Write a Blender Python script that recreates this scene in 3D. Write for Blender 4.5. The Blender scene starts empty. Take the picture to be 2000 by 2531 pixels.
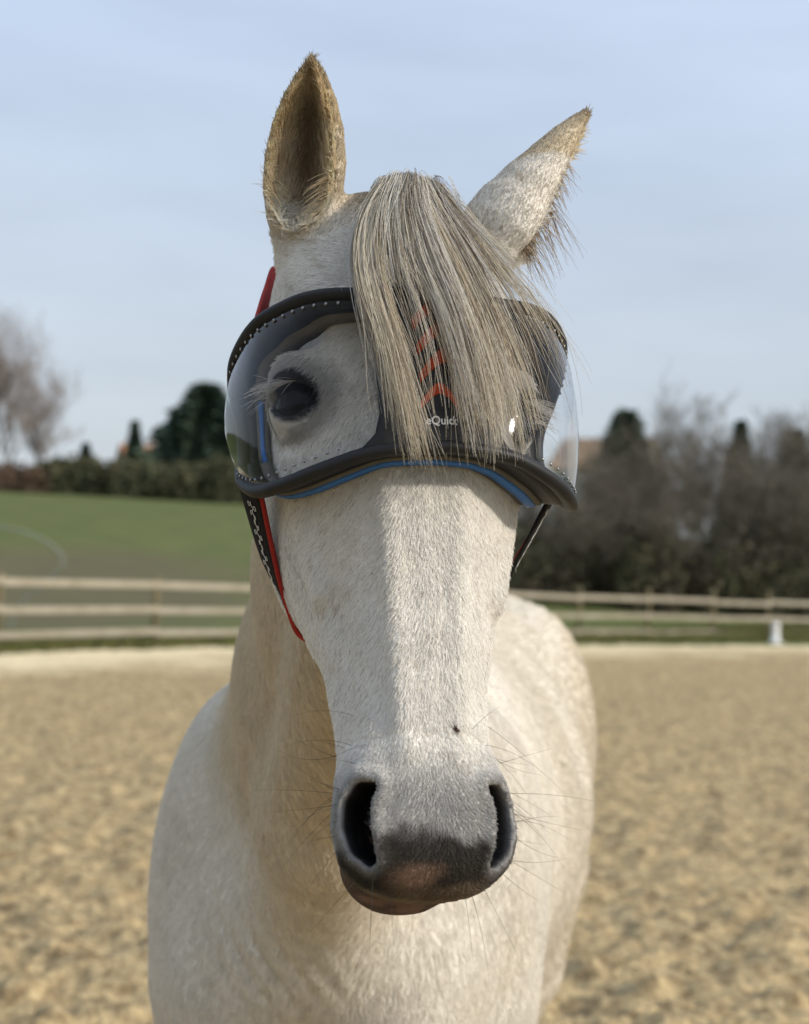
import bpy, bmesh, math, time
import numpy as np
from mathutils import Matrix, Vector
import openvdb

T0 = time.time()
rng = np.random.default_rng(7)
sc = bpy.context.scene
col = sc.collection
R = math.radians

# ------------------------------------------------------------------ camera
FPX, CX, CY = 4000.0, 1000.0, 1265.5          # focal length and centre in photograph pixels
CAM = np.array([0.0, 0.0, 1.45])
_p, _r = R(2.46), R(2.1)
CF = np.array([0, math.cos(_p), math.sin(_p)])
_x = np.array([1.0, 0, 0]); _u = np.cross(_x, CF)
CR = math.cos(_r)*_x + math.sin(_r)*_u
CU = -math.sin(_r)*_x + math.cos(_r)*_u
cd = bpy.data.cameras.new('camera'); cam = bpy.data.objects.new('camera', cd); col.objects.link(cam)
cd.sensor_fit = 'VERTICAL'; cd.sensor_height = 24; cd.lens = 24*FPX/2531.0
cam.matrix_world = Matrix(((CR[0], CU[0], -CF[0], CAM[0]), (CR[1], CU[1], -CF[1], CAM[1]), (CR[2], CU[2], -CF[2], CAM[2]), (0, 0, 0, 1)))
cd.clip_end = 2000; cd.clip_start = 0.05
cd.dof.use_dof = True; cd.dof.focus_distance = 1.36; cd.dof.aperture_fstop = 4.2
sc.camera = cam

def at(px, py, d):
    """World point seen at photograph pixel (px, py), d metres along the view axis."""
    return CAM + d*(CF + (px-CX)/FPX*CR - (py-CY)/FPX*CU)
def proj(P):
    d = np.asarray(P)-CAM; z = d@CF
    return np.stack([CX+FPX*(d@CR)/z, CY-FPX*(d@CU)/z], -1)

# ------------------------------------------------------------------ sky, sun, exposure
SUN = np.array([0.82, -0.34, 0.46]); SUN /= np.linalg.norm(SUN)
w = bpy.data.worlds.new('World'); sc.world = w; w.use_nodes = True
nt = w.node_tree; nt.nodes.clear()
wo = nt.nodes.new('ShaderNodeOutputWorld'); bg = nt.nodes.new('ShaderNodeBackground')
sky = nt.nodes.new('ShaderNodeTexSky'); sky.sky_type = 'NISHITA'; sky.sun_disc = False
sky.sun_elevation = math.asin(SUN[2]); sky.sun_rotation = math.atan2(SUN[0], SUN[1])
sky.air_density = 1.0; sky.dust_density = 3.0; sky.ozone_density = 1.5; sky.altitude = 100
# thin high cloud: the blue sky is mostly veiled by an even pale layer with soft streaks
tc = nt.nodes.new('ShaderNodeTexCoord'); mp = nt.nodes.new('ShaderNodeMapping'); mp.inputs['Scale'].default_value = (1.2, 1.2, 5.0)
no = nt.nodes.new('ShaderNodeTexNoise'); no.inputs['Scale'].default_value = 2.2; no.inputs['Detail'].default_value = 4
cr = nt.nodes.new('ShaderNodeMapRange'); cr.inputs['From Min'].default_value = 0.3; cr.inputs['From Max'].default_value = 0.7
cr.inputs['To Min'].default_value = 0.72; cr.inputs['To Max'].default_value = 0.9
veil = nt.nodes.new('ShaderNodeValToRGB'); veil.color_ramp.elements[0].position = 0.0; veil.color_ramp.elements[0].color = (4.75/8, 5.05/8, 5.2/8, 1); veil.color_ramp.elements[1].position = 0.32; veil.color_ramp.elements[1].color = (4.95/8, 5.85/8, 7.25/8, 1)
sx_ = nt.nodes.new('ShaderNodeSeparateXYZ'); br = nt.nodes.new('ShaderNodeVectorMath'); br.operation = 'SCALE'
n2 = nt.nodes.new('ShaderNodeTexNoise'); n2.inputs['Scale'].default_value = 3.1; n2.inputs['Detail'].default_value = 5; b2 = nt.nodes.new('ShaderNodeMapRange'); b2.inputs['From Min'].default_value = .3; b2.inputs['From Max'].default_value = .7; b2.inputs['To Min'].default_value = 7.4; b2.inputs['To Max'].default_value = 8.5
mx = nt.nodes.new('ShaderNodeMix'); mx.data_type = 'RGBA'
L = nt.links.new
L(tc.outputs['Generated'], mp.inputs['Vector']); L(mp.outputs[0], no.inputs['Vector']); L(no.outputs['Fac'], cr.inputs['Value'])
L(cr.outputs[0], mx.inputs[0]); L(sky.outputs[0], mx.inputs[6]); L(tc.outputs['Generated'], sx_.inputs[0]); L(sx_.outputs['Z'], veil.inputs['Fac']); L(veil.outputs['Color'], br.inputs[0]); L(mp.outputs[0], n2.inputs['Vector']); L(n2.outputs['Fac'], b2.inputs['Value']); L(b2.outputs[0], br.inputs['Scale']); L(br.outputs[0], mx.inputs[7])
L(mx.outputs[2], bg.inputs['Color']); bg.inputs['Strength'].default_value = 0.118
L(bg.outputs[0], wo.inputs[0])
ld = bpy.data.lights.new('sun', 'SUN'); ld.energy = 3.0; ld.angle = R(3.5); ld.color = (1.0, 0.93, 0.83)
sun = bpy.data.objects.new('sun', ld); col.objects.link(sun)
sun.rotation_euler = Vector(SUN).to_track_quat('Z', 'Y').to_euler(); sun.location = (6, -2, 8)
sc.view_settings.view_transform = 'Standard'; sc.view_settings.look = 'None'
sc.view_settings.exposure = 0.2; sc.view_settings.gamma = 1.0; sc.view_settings.use_curve_mapping = False
sc.render.engine = 'CYCLES'
sc.cycles.adaptive_threshold = 0.02; sc.cycles.max_bounces = 6; sc.cycles.transparent_max_bounces = 24
sc.cycles_curves.shape = 'RIBBONS'
# ------------------------------------------------------------------ helpers
def tag(o, label=None, cat=None, group=None, kind=None):
    if label: o['label'] = label
    if cat: o['category'] = cat
    if group: o['group'] = group
    if kind: o['kind'] = kind
    return o
def empty(name, loc=(0, 0, 0), rz=0.0):
    o = bpy.data.objects.new(name, None); o.location = loc; o.rotation_euler = (0, 0, rz); o.empty_display_size = 0.1; col.objects.link(o); return o
def mat(name, base, rough=0.7, spec=0.3, noise=None, bump=None, metal=0.0, attr=None, sheen=0.0):
    """Principled material; noise = (scale, amount, second colour), bump = (scale, strength)."""
    m = bpy.data.materials.new(name); m.use_nodes = True; n = m.node_tree.nodes; l = m.node_tree.links.new
    b = n['Principled BSDF']; b.inputs['Base Color'].default_value = (*base, 1); b.inputs['Roughness'].default_value = rough
    b.inputs['Specular IOR Level'].default_value = spec; b.inputs['Metallic'].default_value = metal
    if sheen: b.inputs['Sheen Weight'].default_value = sheen
    src = None
    if attr:
        a = n.new('ShaderNodeAttribute'); a.attribute_name = attr; src = a.outputs['Color']
    tcn = n.new('ShaderNodeTexCoord')
    if noise:
        t = n.new('ShaderNodeTexNoise'); t.inputs['Scale'].default_value = noise[0]; t.inputs['Detail'].default_value = 6; l(tcn.outputs['Object'], t.inputs['Vector'])
        r = n.new('ShaderNodeMapRange'); r.inputs['From Min'].default_value = 0.35; r.inputs['From Max'].default_value = 0.68; r.inputs['To Max'].default_value = noise[1]; l(t.outputs['Fac'], r.inputs['Value'])
        x = n.new('ShaderNodeMix'); x.data_type = 'RGBA'; l(r.outputs[0], x.inputs[0])
        if src: l(src, x.inputs[6])
        else: x.inputs[6].default_value = (*base, 1)
        x.inputs[7].default_value = (*noise[2], 1); src = x.outputs[2]
    if src: l(src, b.inputs['Base Color'])
    if bump:
        t = n.new('ShaderNodeTexNoise'); t.inputs['Scale'].default_value = bump[0]; t.inputs['Detail'].default_value = 4; l(tcn.outputs['Object'], t.inputs['Vector'])
        q = n.new('ShaderNodeBump'); q.inputs['Strength'].default_value = bump[1]; q.inputs['Distance'].default_value = 0.02 if len(bump) < 3 else bump[2]; l(t.outputs['Fac'], q.inputs['Height']); l(q.outputs[0], b.inputs['Normal'])
    return m
def mesh_np(name, P, F, mat=None, smooth=True, parent=None):
    me = bpy.data.meshes.new(name); F = np.asarray(F, np.int32); n = F.shape[1]
    me.vertices.add(len(P)); me.vertices.foreach_set('co', np.asarray(P, np.float32).ravel())
    me.loops.add(F.size); me.loops.foreach_set('vertex_index', F.ravel())
    me.polygons.add(len(F)); me.polygons.foreach_set('loop_start', np.arange(0, F.size, n, dtype=np.int32))
    me.polygons.foreach_set('use_smooth', np.full(len(F), smooth)); me.update(calc_edges=True)
    if mat: me.materials.append(mat)
    return link(name, me, parent)
def link(name, me, parent=None):
    o = bpy.data.objects.new(name, me); col.objects.link(o)
    if parent is not None: o.parent = parent
    return o
def set_color(o, name, C, domain='POINT'):
    a = o.data.attributes.new(name, 'FLOAT_COLOR', domain)
    C = np.asarray(C, np.float32); a.data.foreach_set('color', np.concatenate([C, np.ones((len(C), 1), np.float32)], 1).ravel())
def box(c, s):
    c, s = np.asarray(c, float), np.asarray(s, float)/2
    P = np.array([[x, y, z] for x in (-1, 1) for y in (-1, 1) for z in (-1, 1)])*s+c
    return P, np.array([[0, 1, 3, 2], [4, 6, 7, 5], [0, 4, 5, 1], [2, 3, 7, 6], [0, 2, 6, 4], [1, 5, 7, 3]])
def beam(a, b, wd, ht, bev=0.12):
    """A bevelled timber from a to b (wd across, ht upright)."""
    a, b = np.asarray(a, float), np.asarray(b, float); d = (b-a); ln = np.linalg.norm(d); d /= ln
    up = np.array([0, 0, 1.0]) if abs(d[2]) < 0.9 else np.array([0, 1.0, 0]); sx = np.cross(d, up); sx /= np.linalg.norm(sx); uz = np.cross(sx, d)
    k = bev*min(wd, ht); prof = [(-wd/2+k, -ht/2), (wd/2-k, -ht/2), (wd/2, -ht/2+k), (wd/2, ht/2-k), (wd/2-k, ht/2), (-wd/2+k, ht/2), (-wd/2, ht/2-k), (-wd/2, -ht/2+k)]
    P = np.array([q+sx*x+uz*z for q in (a, b) for x, z in prof]); n = 8
    F = [[i, (i+1) % n, n+(i+1) % n, n+i] for i in range(n)]
    F += [[0, 7, 6, 1], [1, 6, 5, 2], [2, 5, 4, 3], [8, 9, 14, 15], [9, 10, 13, 14], [10, 11, 12, 13]]
    return P, np.array(F)
def merge(parts):
    P, F, k = [], [], 0
    for p, f in parts: P.append(p); F.append(np.asarray(f)+k); k += len(p)
    return np.concatenate(P), np.concatenate(F)
def tube(path, r, n=8, closed=False, flat=(1, 1), up=None):
    path = np.asarray(path, float); m = len(path); r = np.broadcast_to(np.asarray(r, float), (m,))
    if closed: tg = np.roll(path, -1, 0)-np.roll(path, 1, 0)
    else: tg = np.gradient(path, axis=0)
    tg /= np.linalg.norm(tg, axis=1)[:, None]+1e-12
    N = np.zeros_like(path); ref = np.array([0, 0, 1.0]) if up is None else np.asarray(up, float).reshape(-1, 3)[0]
    prev = np.cross(tg[0], ref if abs(tg[0]@ref) < 0.95 else np.array([1.0, 0, 0]))
    for i in range(m):
        if up is not None and np.ndim(up) == 2: q = up[i]-tg[i]*(up[i]@tg[i])
        else: q = prev-tg[i]*(prev@tg[i])
        q /= np.linalg.norm(q)+1e-12; N[i] = q; prev = q
    B = np.cross(tg, N); a = np.arange(n)/n*2*math.pi
    P = path[:, None]+r[:, None, None]*(N[:, None]*np.cos(a)[None, :, None]*flat[0]+B[:, None]*np.sin(a)[None, :, None]*flat[1])
    F = []
    for i in range(m if closed else m-1):
        j = (i+1) % m
        for k in range(n): F.append([i*n+k, i*n+(k+1) % n, j*n+(k+1) % n, j*n+k])
    P = P.reshape(-1, 3)
    if not closed:
        P = np.concatenate([P, path[:1], path[-1:]]); c0, c1 = m*n, m*n+1
        for k in range(n): F.append([c0, (k+1) % n, k, k]); F.append([c1, (m-1)*n+k, (m-1)*n+(k+1) % n, (m-1)*n+(k+1) % n])
    return P, np.array(F)
def quads_ok(name, P, F, mt, parent=None, smooth=True):
    """Like mesh_np but allows degenerate quads (drops the doubled corner)."""
    me = bpy.data.meshes.new(name); me.from_pydata([tuple(p) for p in P], [], [tuple(dict.fromkeys(int(i) for i in f)) for f in F])
    for p in me.polygons: p.use_smooth = smooth
    me.update()
    if mt: me.materials.append(mt)
    return link(name, me, parent)
_lat = rng.random((64, 64))
def vnoise(x, y):
    xi = np.floor(x).astype(int); yi = np.floor(y).astype(int); fx = x-xi; fy = y-yi
    fx = fx*fx*(3-2*fx); fy = fy*fy*(3-2*fy); xi &= 63; yi &= 63; x1 = (xi+1) & 63; y1 = (yi+1) & 63
    return (_lat[xi, yi]*(1-fx)+_lat[x1, yi]*fx)*(1-fy)+(_lat[xi, y1]*(1-fx)+_lat[x1, y1]*fx)*fy
def fbm(x, y, o=4):
    s = 0; a = 0.5
    for i in range(o): s = s+a*vnoise(x*2**i+17.3*i, y*2**i+5.1*i); a *= 0.5
    return s
def spline(pts, n):
    """Catmull-Rom through pts, n samples."""
    p = np.asarray(pts, float); p = np.concatenate([2*p[:1]-p[1:2], p, 2*p[-1:]-p[-2:-1]])
    t = np.linspace(0, len(pts)-1-1e-9, n); i = t.astype(int); f = (t-i)[:, None]
    a, b, c, d = p[i], p[i+1], p[i+2], p[i+3]
    return 0.5*((2*b)+(-a+c)*f+(2*a-5*b+4*c-d)*f**2+(-a+3*b-3*c+d)*f**3)
def hair(name, pts, rad, tint, mt, parent=None):
    """pts (n, k, 3), rad (n, k) or (k,), tint (n, 3): a hair-curves object."""
    n, k = pts.shape[:2]; h = bpy.data.hair_curves.new(name); h.add_curves([k]*n)
    h.position_data.foreach_set('vector', np.ascontiguousarray(pts, np.float32).ravel())
    ra = h.attributes.get('radius') or h.attributes.new('radius', 'FLOAT', 'POINT')
    ra.data.foreach_set('value', np.ascontiguousarray(np.broadcast_to(rad, (n, k)), np.float32).ravel())
    a = h.attributes.new('tint', 'FLOAT_COLOR', 'CURVE'); a.data.foreach_set('color', np.concatenate([tint, np.ones((n, 1))], 1).astype(np.float32).ravel())
    h.materials.append(mt); return link(name, h, parent)
# ------------------------------------------------------------------ ground
def ground_z(X, Y):
    t = np.clip((Y-0.45*X-36)/84, 0, 1); hill = 6.3*t*t*(3-2*t)
    return hill*np.clip(1.0-X/200, 0.7, 1.0)+np.where(Y > 34, 0.12*(fbm(X*.2, Y*.2)-.5), 0)
# the arena's far edge and the fence line, polylines in plan
FENCE_PX = [(-900, 22.5), (-430, 25.5), (8, 29.0), (395, 33.0), (690, 36.6), (950, 39.5), (1180, 42.0), (1440, 45.0), (1610, 47.2), (1770, 49.3), (1905, 51.2), (2100, 54.0), (2330, 57.5)]
FENCE = []
for fx, fd in FENCE_PX:
    q = CAM+fd*(CF+(fx-CX)/FPX*CR); FENCE.append((q[0], q[1]))
FENCE = np.array(FENCE)
def fence_y(X): return np.interp(X, FENCE[:, 0], FENCE[:, 1])

def EDGE(X): return np.interp(X, [-8, 6], [3.6, 2.2])
def sheet(xs, ys, zf):
    X, Y = np.meshgrid(xs, ys, indexing='ij'); Z = zf(X, Y)
    P = np.stack([X, Y, Z], -1).reshape(-1, 3); n, m = len(xs), len(ys)
    i = (np.arange(n-1)[:, None]*m+np.arange(m-1)[None]).ravel()
    return P, np.stack([i, i+m, i+m+1, i+1], 1)
def mat_field():
    m = mat('field_grass', (0.10, 0.125, 0.045), 0.95, 0.1); n = m.node_tree.nodes; l = m.node_tree.links.new; b = n['Principled BSDF']
    g = n.new('ShaderNodeNewGeometry')
    t = n.new('ShaderNodeTexNoise'); t.inputs['Scale'].default_value = 0.09; t.inputs['Detail'].default_value = 5; l(g.outputs['Position'], t.inputs['Vector'])
    t2 = n.new('ShaderNodeTexNoise'); t2.inputs['Scale'].default_value = 0.45; t2.inputs['Detail'].default_value = 6; l(g.outputs['Position'], t2.inputs['Vector'])
    # bare ground: a worn patch behind the fence on one side
    sp = n.new('ShaderNodeVectorMath'); sp.operation = 'SUBTRACT'; sp.inputs[1].default_value = (-11.5, 50, 0); l(g.outputs['Position'], sp.inputs[0])
    sc_ = n.new('ShaderNodeVectorMath'); sc_.operation = 'MULTIPLY'; sc_.inputs[1].default_value = (1/8.0, 1/17.0, 0); l(sp.outputs[0], sc_.inputs[0])
    ln = n.new('ShaderNodeVectorMath'); ln.operation = 'LENGTH'; l(sc_.outputs[0], ln.inputs[0])
    ad = n.new('ShaderNodeMath'); ad.operation = 'MULTIPLY_ADD'; ad.inputs[1].default_value = 0.9; l(t.outputs['Fac'], ad.inputs[0]); l(ln.outputs['Value'], ad.inputs[2])
    r = n.new('ShaderNodeMapRange'); r.inputs['From Min'].default_value = 1.15; r.inputs['From Max'].default_value = 1.6; r.inputs['To Min'].default_value = 0.65; r.inputs['To Max'].default_value = 0.0; l(ad.outputs[0], r.inputs['Value'])
    x0 = n.new('ShaderNodeMix'); x0.data_type = 'RGBA'; l(t2.outputs['Fac'], x0.inputs[0]); x0.inputs[6].default_value = (0.06, 0.098, 0.028, 1); x0.inputs[7].default_value = (0.17, 0.165, 0.06, 1)
    x = n.new('ShaderNodeMix'); x.data_type = 'RGBA'; l(r.outputs[0], x.inputs[0]); l(x0.outputs[2], x.inputs[6]); x.inputs[7].default_value = (0.135, 0.105, 0.068, 1)
    l(x.outputs[2], b.inputs['Base Color'])
    q = n.new('ShaderNodeBump'); q.inputs['Distance'].default_value = 0.15; q.inputs['Strength'].default_value = 0.8; l(t2.outputs['Fac'], q.inputs['Height']); l(q.outputs[0], b.inputs['Normal'])
    return m
xs = np.concatenate([-np.geomspace(900, 46, 20), np.linspace(-44, 60, 105), np.geomspace(62, 900, 20)])
ys = np.concatenate([-np.geomspace(900, 26, 20), np.linspace(-24, 24, 20), np.linspace(25, 150, 130), np.geomspace(154, 1500, 24)])
P, F = sheet(xs, ys, lambda X, Y: ground_z(X, Y)-0.05*(Y < 24)+0.0)
# the field lies a hand below the sand inside the arena
inside = (P[:, 1] < fence_y(P[:, 0])-4.6)&(P[:, 1] > -16); P[inside, 2] = -0.25
g = mesh_np('field', P, F, mat_field()); tag(g, kind='structure')

def sand_z(X, Y):
    near = 1/(1+np.maximum(Y-4, 0)/14)
    z = 0.05*(fbm(X*1.1, Y*1.1, 3)-.45)+0.12*(fbm(X*6.5+9, Y*6.5, 4)-.45)*(0.35+near)
    c = fbm(X*17+3, Y*17+8, 2); z = z+0.07*np.clip(c-.36, 0, 1)*(0.4+near)
    return z+0.02
def mat_sand():
    m = mat('arena_sand', (0.36, 0.285, 0.18), 0.95, 0.1); n = m.node_tree.nodes; l = m.node_tree.links.new; b = n['Principled BSDF']
    g = n.new('ShaderNodeNewGeometry')
    def nz(s, d):
        t = n.new('ShaderNodeTexNoise'); t.inputs['Scale'].default_value = s; t.inputs['Detail'].default_value = d; l(g.outputs['Position'], t.inputs['Vector']); return t
    a, c, d = nz(17, 7), nz(42, 5), nz(0.5, 3)
    x = n.new('ShaderNodeMix'); x.data_type = 'RGBA'; x.inputs[6].default_value = (0.265, 0.19, 0.10, 1); x.inputs[7].default_value = (0.59, 0.45, 0.245, 1)
    r = n.new('ShaderNodeMapRange'); r.inputs['From Min'].default_value = 0.35; r.inputs['From Max'].default_value = 0.65; l(a.outputs['Fac'], r.inputs['Value']); l(r.outputs[0], x.inputs[0])
    y = n.new('ShaderNodeMix'); y.data_type = 'RGBA'; y.blend_type = 'MULTIPLY'; y.inputs[0].default_value = 0.5; l(x.outputs[2], y.inputs[6])
    cc = n.new('ShaderNodeMapRange'); cc.inputs['From Min'].default_value = 0.25; cc.inputs['From Max'].default_value = 0.7; cc.inputs['To Min'].default_value = 0.45; cc.inputs['To Max'].default_value = 1.35; l(c.outputs['Fac'], cc.inputs['Value']); l(cc.outputs[0], y.inputs[7])
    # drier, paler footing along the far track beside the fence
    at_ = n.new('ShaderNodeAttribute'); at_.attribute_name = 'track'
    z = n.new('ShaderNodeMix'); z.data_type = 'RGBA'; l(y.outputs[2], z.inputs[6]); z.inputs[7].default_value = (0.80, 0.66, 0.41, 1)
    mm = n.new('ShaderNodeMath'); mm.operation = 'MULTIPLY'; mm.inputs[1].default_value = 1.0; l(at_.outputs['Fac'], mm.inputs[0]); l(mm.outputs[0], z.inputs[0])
    l(z.outputs[2], b.inputs['Base Color'])
    q = n.new('ShaderNodeBump'); q.inputs['Distance'].default_value = 0.03; q.inputs['Strength'].default_value = 0.9; l(c.outputs['Fac'], q.inputs['Height']); l(q.outputs[0], b.inputs['Normal'])
    return m
# sand: rows get coarser with distance, the far edge follows the fence
U = np.linspace(0, 1, 420); ys0 = np.concatenate([np.linspace(-15, 3.4, 40), 3.5*np.geomspace(1, 16.5, 640)])
XX = np.linspace(-1, 1, 560); Yg, Xn = np.meshgrid(ys0, XX, indexing='ij')
X = Xn*(6+0.34*np.clip(Yg, 0, 99))+0.05*Yg
lim = fence_y(X)-EDGE(X)-0.6*(vnoise(X*.8, X*.3)-.5); Y = np.minimum(Yg, lim)
Zs = sand_z(X, Y); over = Yg > lim+0.5; Zs = np.where(over, -0.2, Zs)
P = np.stack([X, Y, Zs], -1).reshape(-1, 3); n_, m_ = Yg.shape
i = (np.arange(n_-1)[:, None]*m_+np.arange(m_-1)[None]).ravel(); F = np.stack([i, i+1, i+m_+1, i+m_], 1)
keep = ~(over.ravel()[F].all(1)); F = F[keep]
used = np.unique(F); rm = np.full(len(P), -1); rm[used] = np.arange(len(used)); Pu = P[used]; F = rm[F]
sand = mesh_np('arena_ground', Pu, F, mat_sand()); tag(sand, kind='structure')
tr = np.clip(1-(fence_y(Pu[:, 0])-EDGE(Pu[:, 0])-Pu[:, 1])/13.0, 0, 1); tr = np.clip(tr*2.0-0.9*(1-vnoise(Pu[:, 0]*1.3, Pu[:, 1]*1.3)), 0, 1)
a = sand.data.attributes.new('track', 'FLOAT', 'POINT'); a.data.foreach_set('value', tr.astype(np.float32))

# tufts of grass in the strip between sand and fence and behind it
def grass_blades(n, xf, zs, hs, name, base):
    t = rng.random(n); X = xf[0]+(xf[1]-xf[0])*t; Y = fence_y(X)+zs[0]+(zs[1]-zs[0])*rng.random(n); Z = ground_z(X, Y)-0.02
    h = hs*(0.4+rng.random(n)); a = rng.random(n)*6.28; ww = 0.012+0.02*rng.random(n)
    dx, dy = np.cos(a)*ww, np.sin(a)*ww; lx, ly = rng.normal(0, .35, n)*h, rng.normal(0, .35, n)*h
    P = np.stack([np.stack([X-dx, Y-dy, Z], -1), np.stack([X+dx, Y+dy, Z], -1), np.stack([X+lx, Y+ly, Z+h], -1)], 1).reshape(-1, 3)
    return mesh_np(name, P, np.arange(3*n).reshape(-1, 3), base, smooth=False)
o = grass_blades(34000, (-14, 24), (-3.9, 2.5), 0.16, 'grass', mat('verge_grass', (0.10, 0.115, 0.035), 0.9, 0.1, noise=(2.0, 0.8, (0.20, 0.17, 0.075))))
tag(o, kind='stuff', label='olive grass growing along the foot of the wooden fence', cat='grass')

# ------------------------------------------------------------------ fence
M_wood = mat('weathered_wood', (0.40, 0.355, 0.27), 0.85, 0.2, noise=(1.7, 0.7, (0.27, 0.23, 0.16)), bump=(30, .5))
M_post = mat('post_wood', (0.22, 0.175, 0.10), 0.9, 0.2, noise=(2.5, 0.8, (0.12, 0.105, 0.06)), bump=(30, .5))
def build_fence(a, b, label):
    f = empty('paddock_fence', (FENCE[a][0], FENCE[a][1], 0)); f['label'] = label; f['category'] = 'fence'; o3 = np.array([FENCE[a][0], FENCE[a][1], 0])
    for i in range(a, b+1):
        q = np.array([FENCE[i][0], FENCE[i][1], 0])-o3; z = ground_z(*FENCE[i])
        if not (a == 6 and i == 6): P, F = tube([q+[0, 0, -.3], q+[0, 0, z+1.30+.05*rng.random()], q+[0, 0, z+1.37]], [.068, .064, .035], 10); quads_ok('post', P, F, M_post, f)
        if i < b:
            q2 = np.array([FENCE[i+1][0], FENCE[i+1][1], 0])-o3; d = (q2-q)/np.linalg.norm(q2-q); off = np.array([d[1], -d[0], 0])*0.075
            if off[1] > 0: off = -off
            for zr in (0.22, 0.69, 1.20):
                j0, j1 = rng.normal(0, .02, 2); e = 0.05*rng.random()
                P, F = beam(q+off-d*e+[0, 0, zr+j0], q2+off+d*(0.04-e)+[0, 0, zr+j1], 0.045, 0.135, .3); quads_ok('rail', P, F, M_wood, f, False)
    return f
build_fence(0, 6, 'weathered three-rail wooden fence in front of the green field')
build_fence(6, 12, 'weathered three-rail wooden fence in front of the brown bare trees')
# ------------------------------------------------------------------ trees, hedge, houses
M_bark = mat('bark', (0.085, 0.068, 0.052), 0.95, 0.1, noise=(3, 0.7, (0.05, 0.045, 0.035)))
M_twig = mat('bare_twigs', (0.20, 0.17, 0.135), 0.95, 0.1, noise=(0.6, 0.9, (0.13, 0.12, 0.09)))  # twig colour lightened to stand in for distance haze
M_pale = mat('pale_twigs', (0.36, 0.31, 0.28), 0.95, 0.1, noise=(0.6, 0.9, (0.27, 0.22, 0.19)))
M_fir = mat('conifer_needles', (0.07, 0.108, 0.08), 0.9, 0.15, noise=(1.2, 0.9, (0.11, 0.145, 0.095)))  # distance haze put into the colour: lighter than real needles
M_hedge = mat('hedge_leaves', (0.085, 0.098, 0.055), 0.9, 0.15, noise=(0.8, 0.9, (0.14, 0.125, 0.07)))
M_rust = mat('rusty_leaves', (0.17, 0.115, 0.075), 0.9, 0.15, noise=(0.8, 0.9, (0.10, 0.07, 0.05)))
def tri_strips(A, B, wd):
    """Thin tapered triangles from A to B."""
    n = len(A); r = rng.normal(size=(n, 3)); s = np.cross(B-A, r); s /= np.linalg.norm(s, axis=1)[:, None]+1e-9; s *= np.asarray(wd).reshape(-1, 1)
    return np.stack([A-s, A+s, B], 1).reshape(-1, 3)
def skeleton(h, spread, levels=5, up=0.35, seed=0, lean=0.06, n0=9, first=0.22):
    r = np.random.default_rng(seed); segs = []
    def grow(p, d, ln, rad, lv):
        k = 5 if lv == 0 else 3; q = p; pts = [p]
        for i in range(k):
            d = d+r.normal(0, .09 if lv == 0 else .2, 3)+np.array([0, 0, up*(.05 if lv == 0 else .25)]); d = d/np.linalg.norm(d); q = q+d*ln/k; pts.append(q)
        for i in range(k): segs.append((pts[i], pts[i+1], rad*(1-.55*i/k), rad*(1-.55*(i+1)/k), lv))
        if lv >= levels: return
        m = n0 if lv == 0 else r.integers(3, 5)
        for j in range(m):
            t = first+(1-first)*(j+r.random())/m if lv == 0 else 0.25+0.75*r.random()
            f = t*k; i = min(int(f), k-1); b = pts[i]+(pts[i+1]-pts[i])*(f-i)
            a = r.random()*6.283; side = np.array([math.cos(a), math.sin(a), 0.0])
            nd = d*0.55+side*spread+np.array([0, 0, up]); nd /= np.linalg.norm(nd)
            grow(b, nd, ln*(0.55-.18*(t-.5) if lv == 0 else 0.62)*(.8+.4*r.random()), rad*(0.45 if lv == 0 else .5), lv+1)
    grow(np.zeros(3), np.array([lean*r.normal(), lean*r.normal(), 1.0]), h, h*0.017, 0)
    return segs
def bare_tree_meshes(h, spread, seed, levels=4, up=.35, n0=10, first=.2, tw=0.010):
    sg = skeleton(h*0.72, spread, levels, up, seed, n0=n0, first=first)
    big = [s for s in sg if s[4] <= 1]; small = [s for s in sg if s[4] >= 2]
    T = merge([tube(np.array([s[0], s[1]]), [s[2], s[3]], 6) for s in big])
    A = np.array([s[0] for s in small]); B = np.array([s[1] for s in small]); wd = np.maximum(np.array([s[2] for s in small]), tw)
    # extra fine twigs fanning from the ends
    r = np.random.default_rng(seed+99); ends = np.array([s[1] for s in small if s[4] >= levels-1]); dr = np.array([s[1]-s[0] for s in small if s[4] >= levels-1])
    e2 = np.repeat(ends, 4, 0); d2 = np.repeat(dr, 4, 0); d2 = d2/np.linalg.norm(d2, axis=1)[:, None]+r.normal(0, .55, d2.shape); L2 = h*0.035*(.5+r.random(len(e2)))
    A = np.concatenate([A, e2]); B = np.concatenate([B, e2+d2*L2[:, None]]); wd = np.concatenate([wd, np.full(len(e2), tw)])
    P = tri_strips(A, B+(B-A)*.15, wd); Fm = np.arange(len(P)).reshape(-1, 3)
    return T, (P, Fm)
def tree(name, loc, rz, scale, tm, cm, label, cat='tree', group=None):
    t = empty(name, loc, rz); t.scale = scale; tag(t, label, cat, group)
    link('trunk', tm, t); link('crown', cm, t); return t
def to_mesh(name, PF, mt):
    P, F = PF; me = bpy.data.meshes.new(name); me.from_pydata(P.tolist(), [], [tuple(dict.fromkeys(f)) for f in F.tolist()]); me.materials.append(mt); return me
BARE = []
for k in range(4):
    T, C = bare_tree_meshes(10, [0.75, .6, .9, .7][k], 11+k, 4, [.4, .55, .3, .45][k], n0=[13, 11, 15, 12][k], first=[.12, .25, .1, .18][k])
    BARE.append((to_mesh('trunk', T, M_bark), to_mesh('crown', C, M_twig)))
Tb, Cb = bare_tree_meshes(16, .75, 40, 4, .6, n0=17, first=.2, tw=.018); PALE = (to_mesh('trunk', Tb, M_bark), to_mesh('crown', Cb, M_pale))
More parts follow.
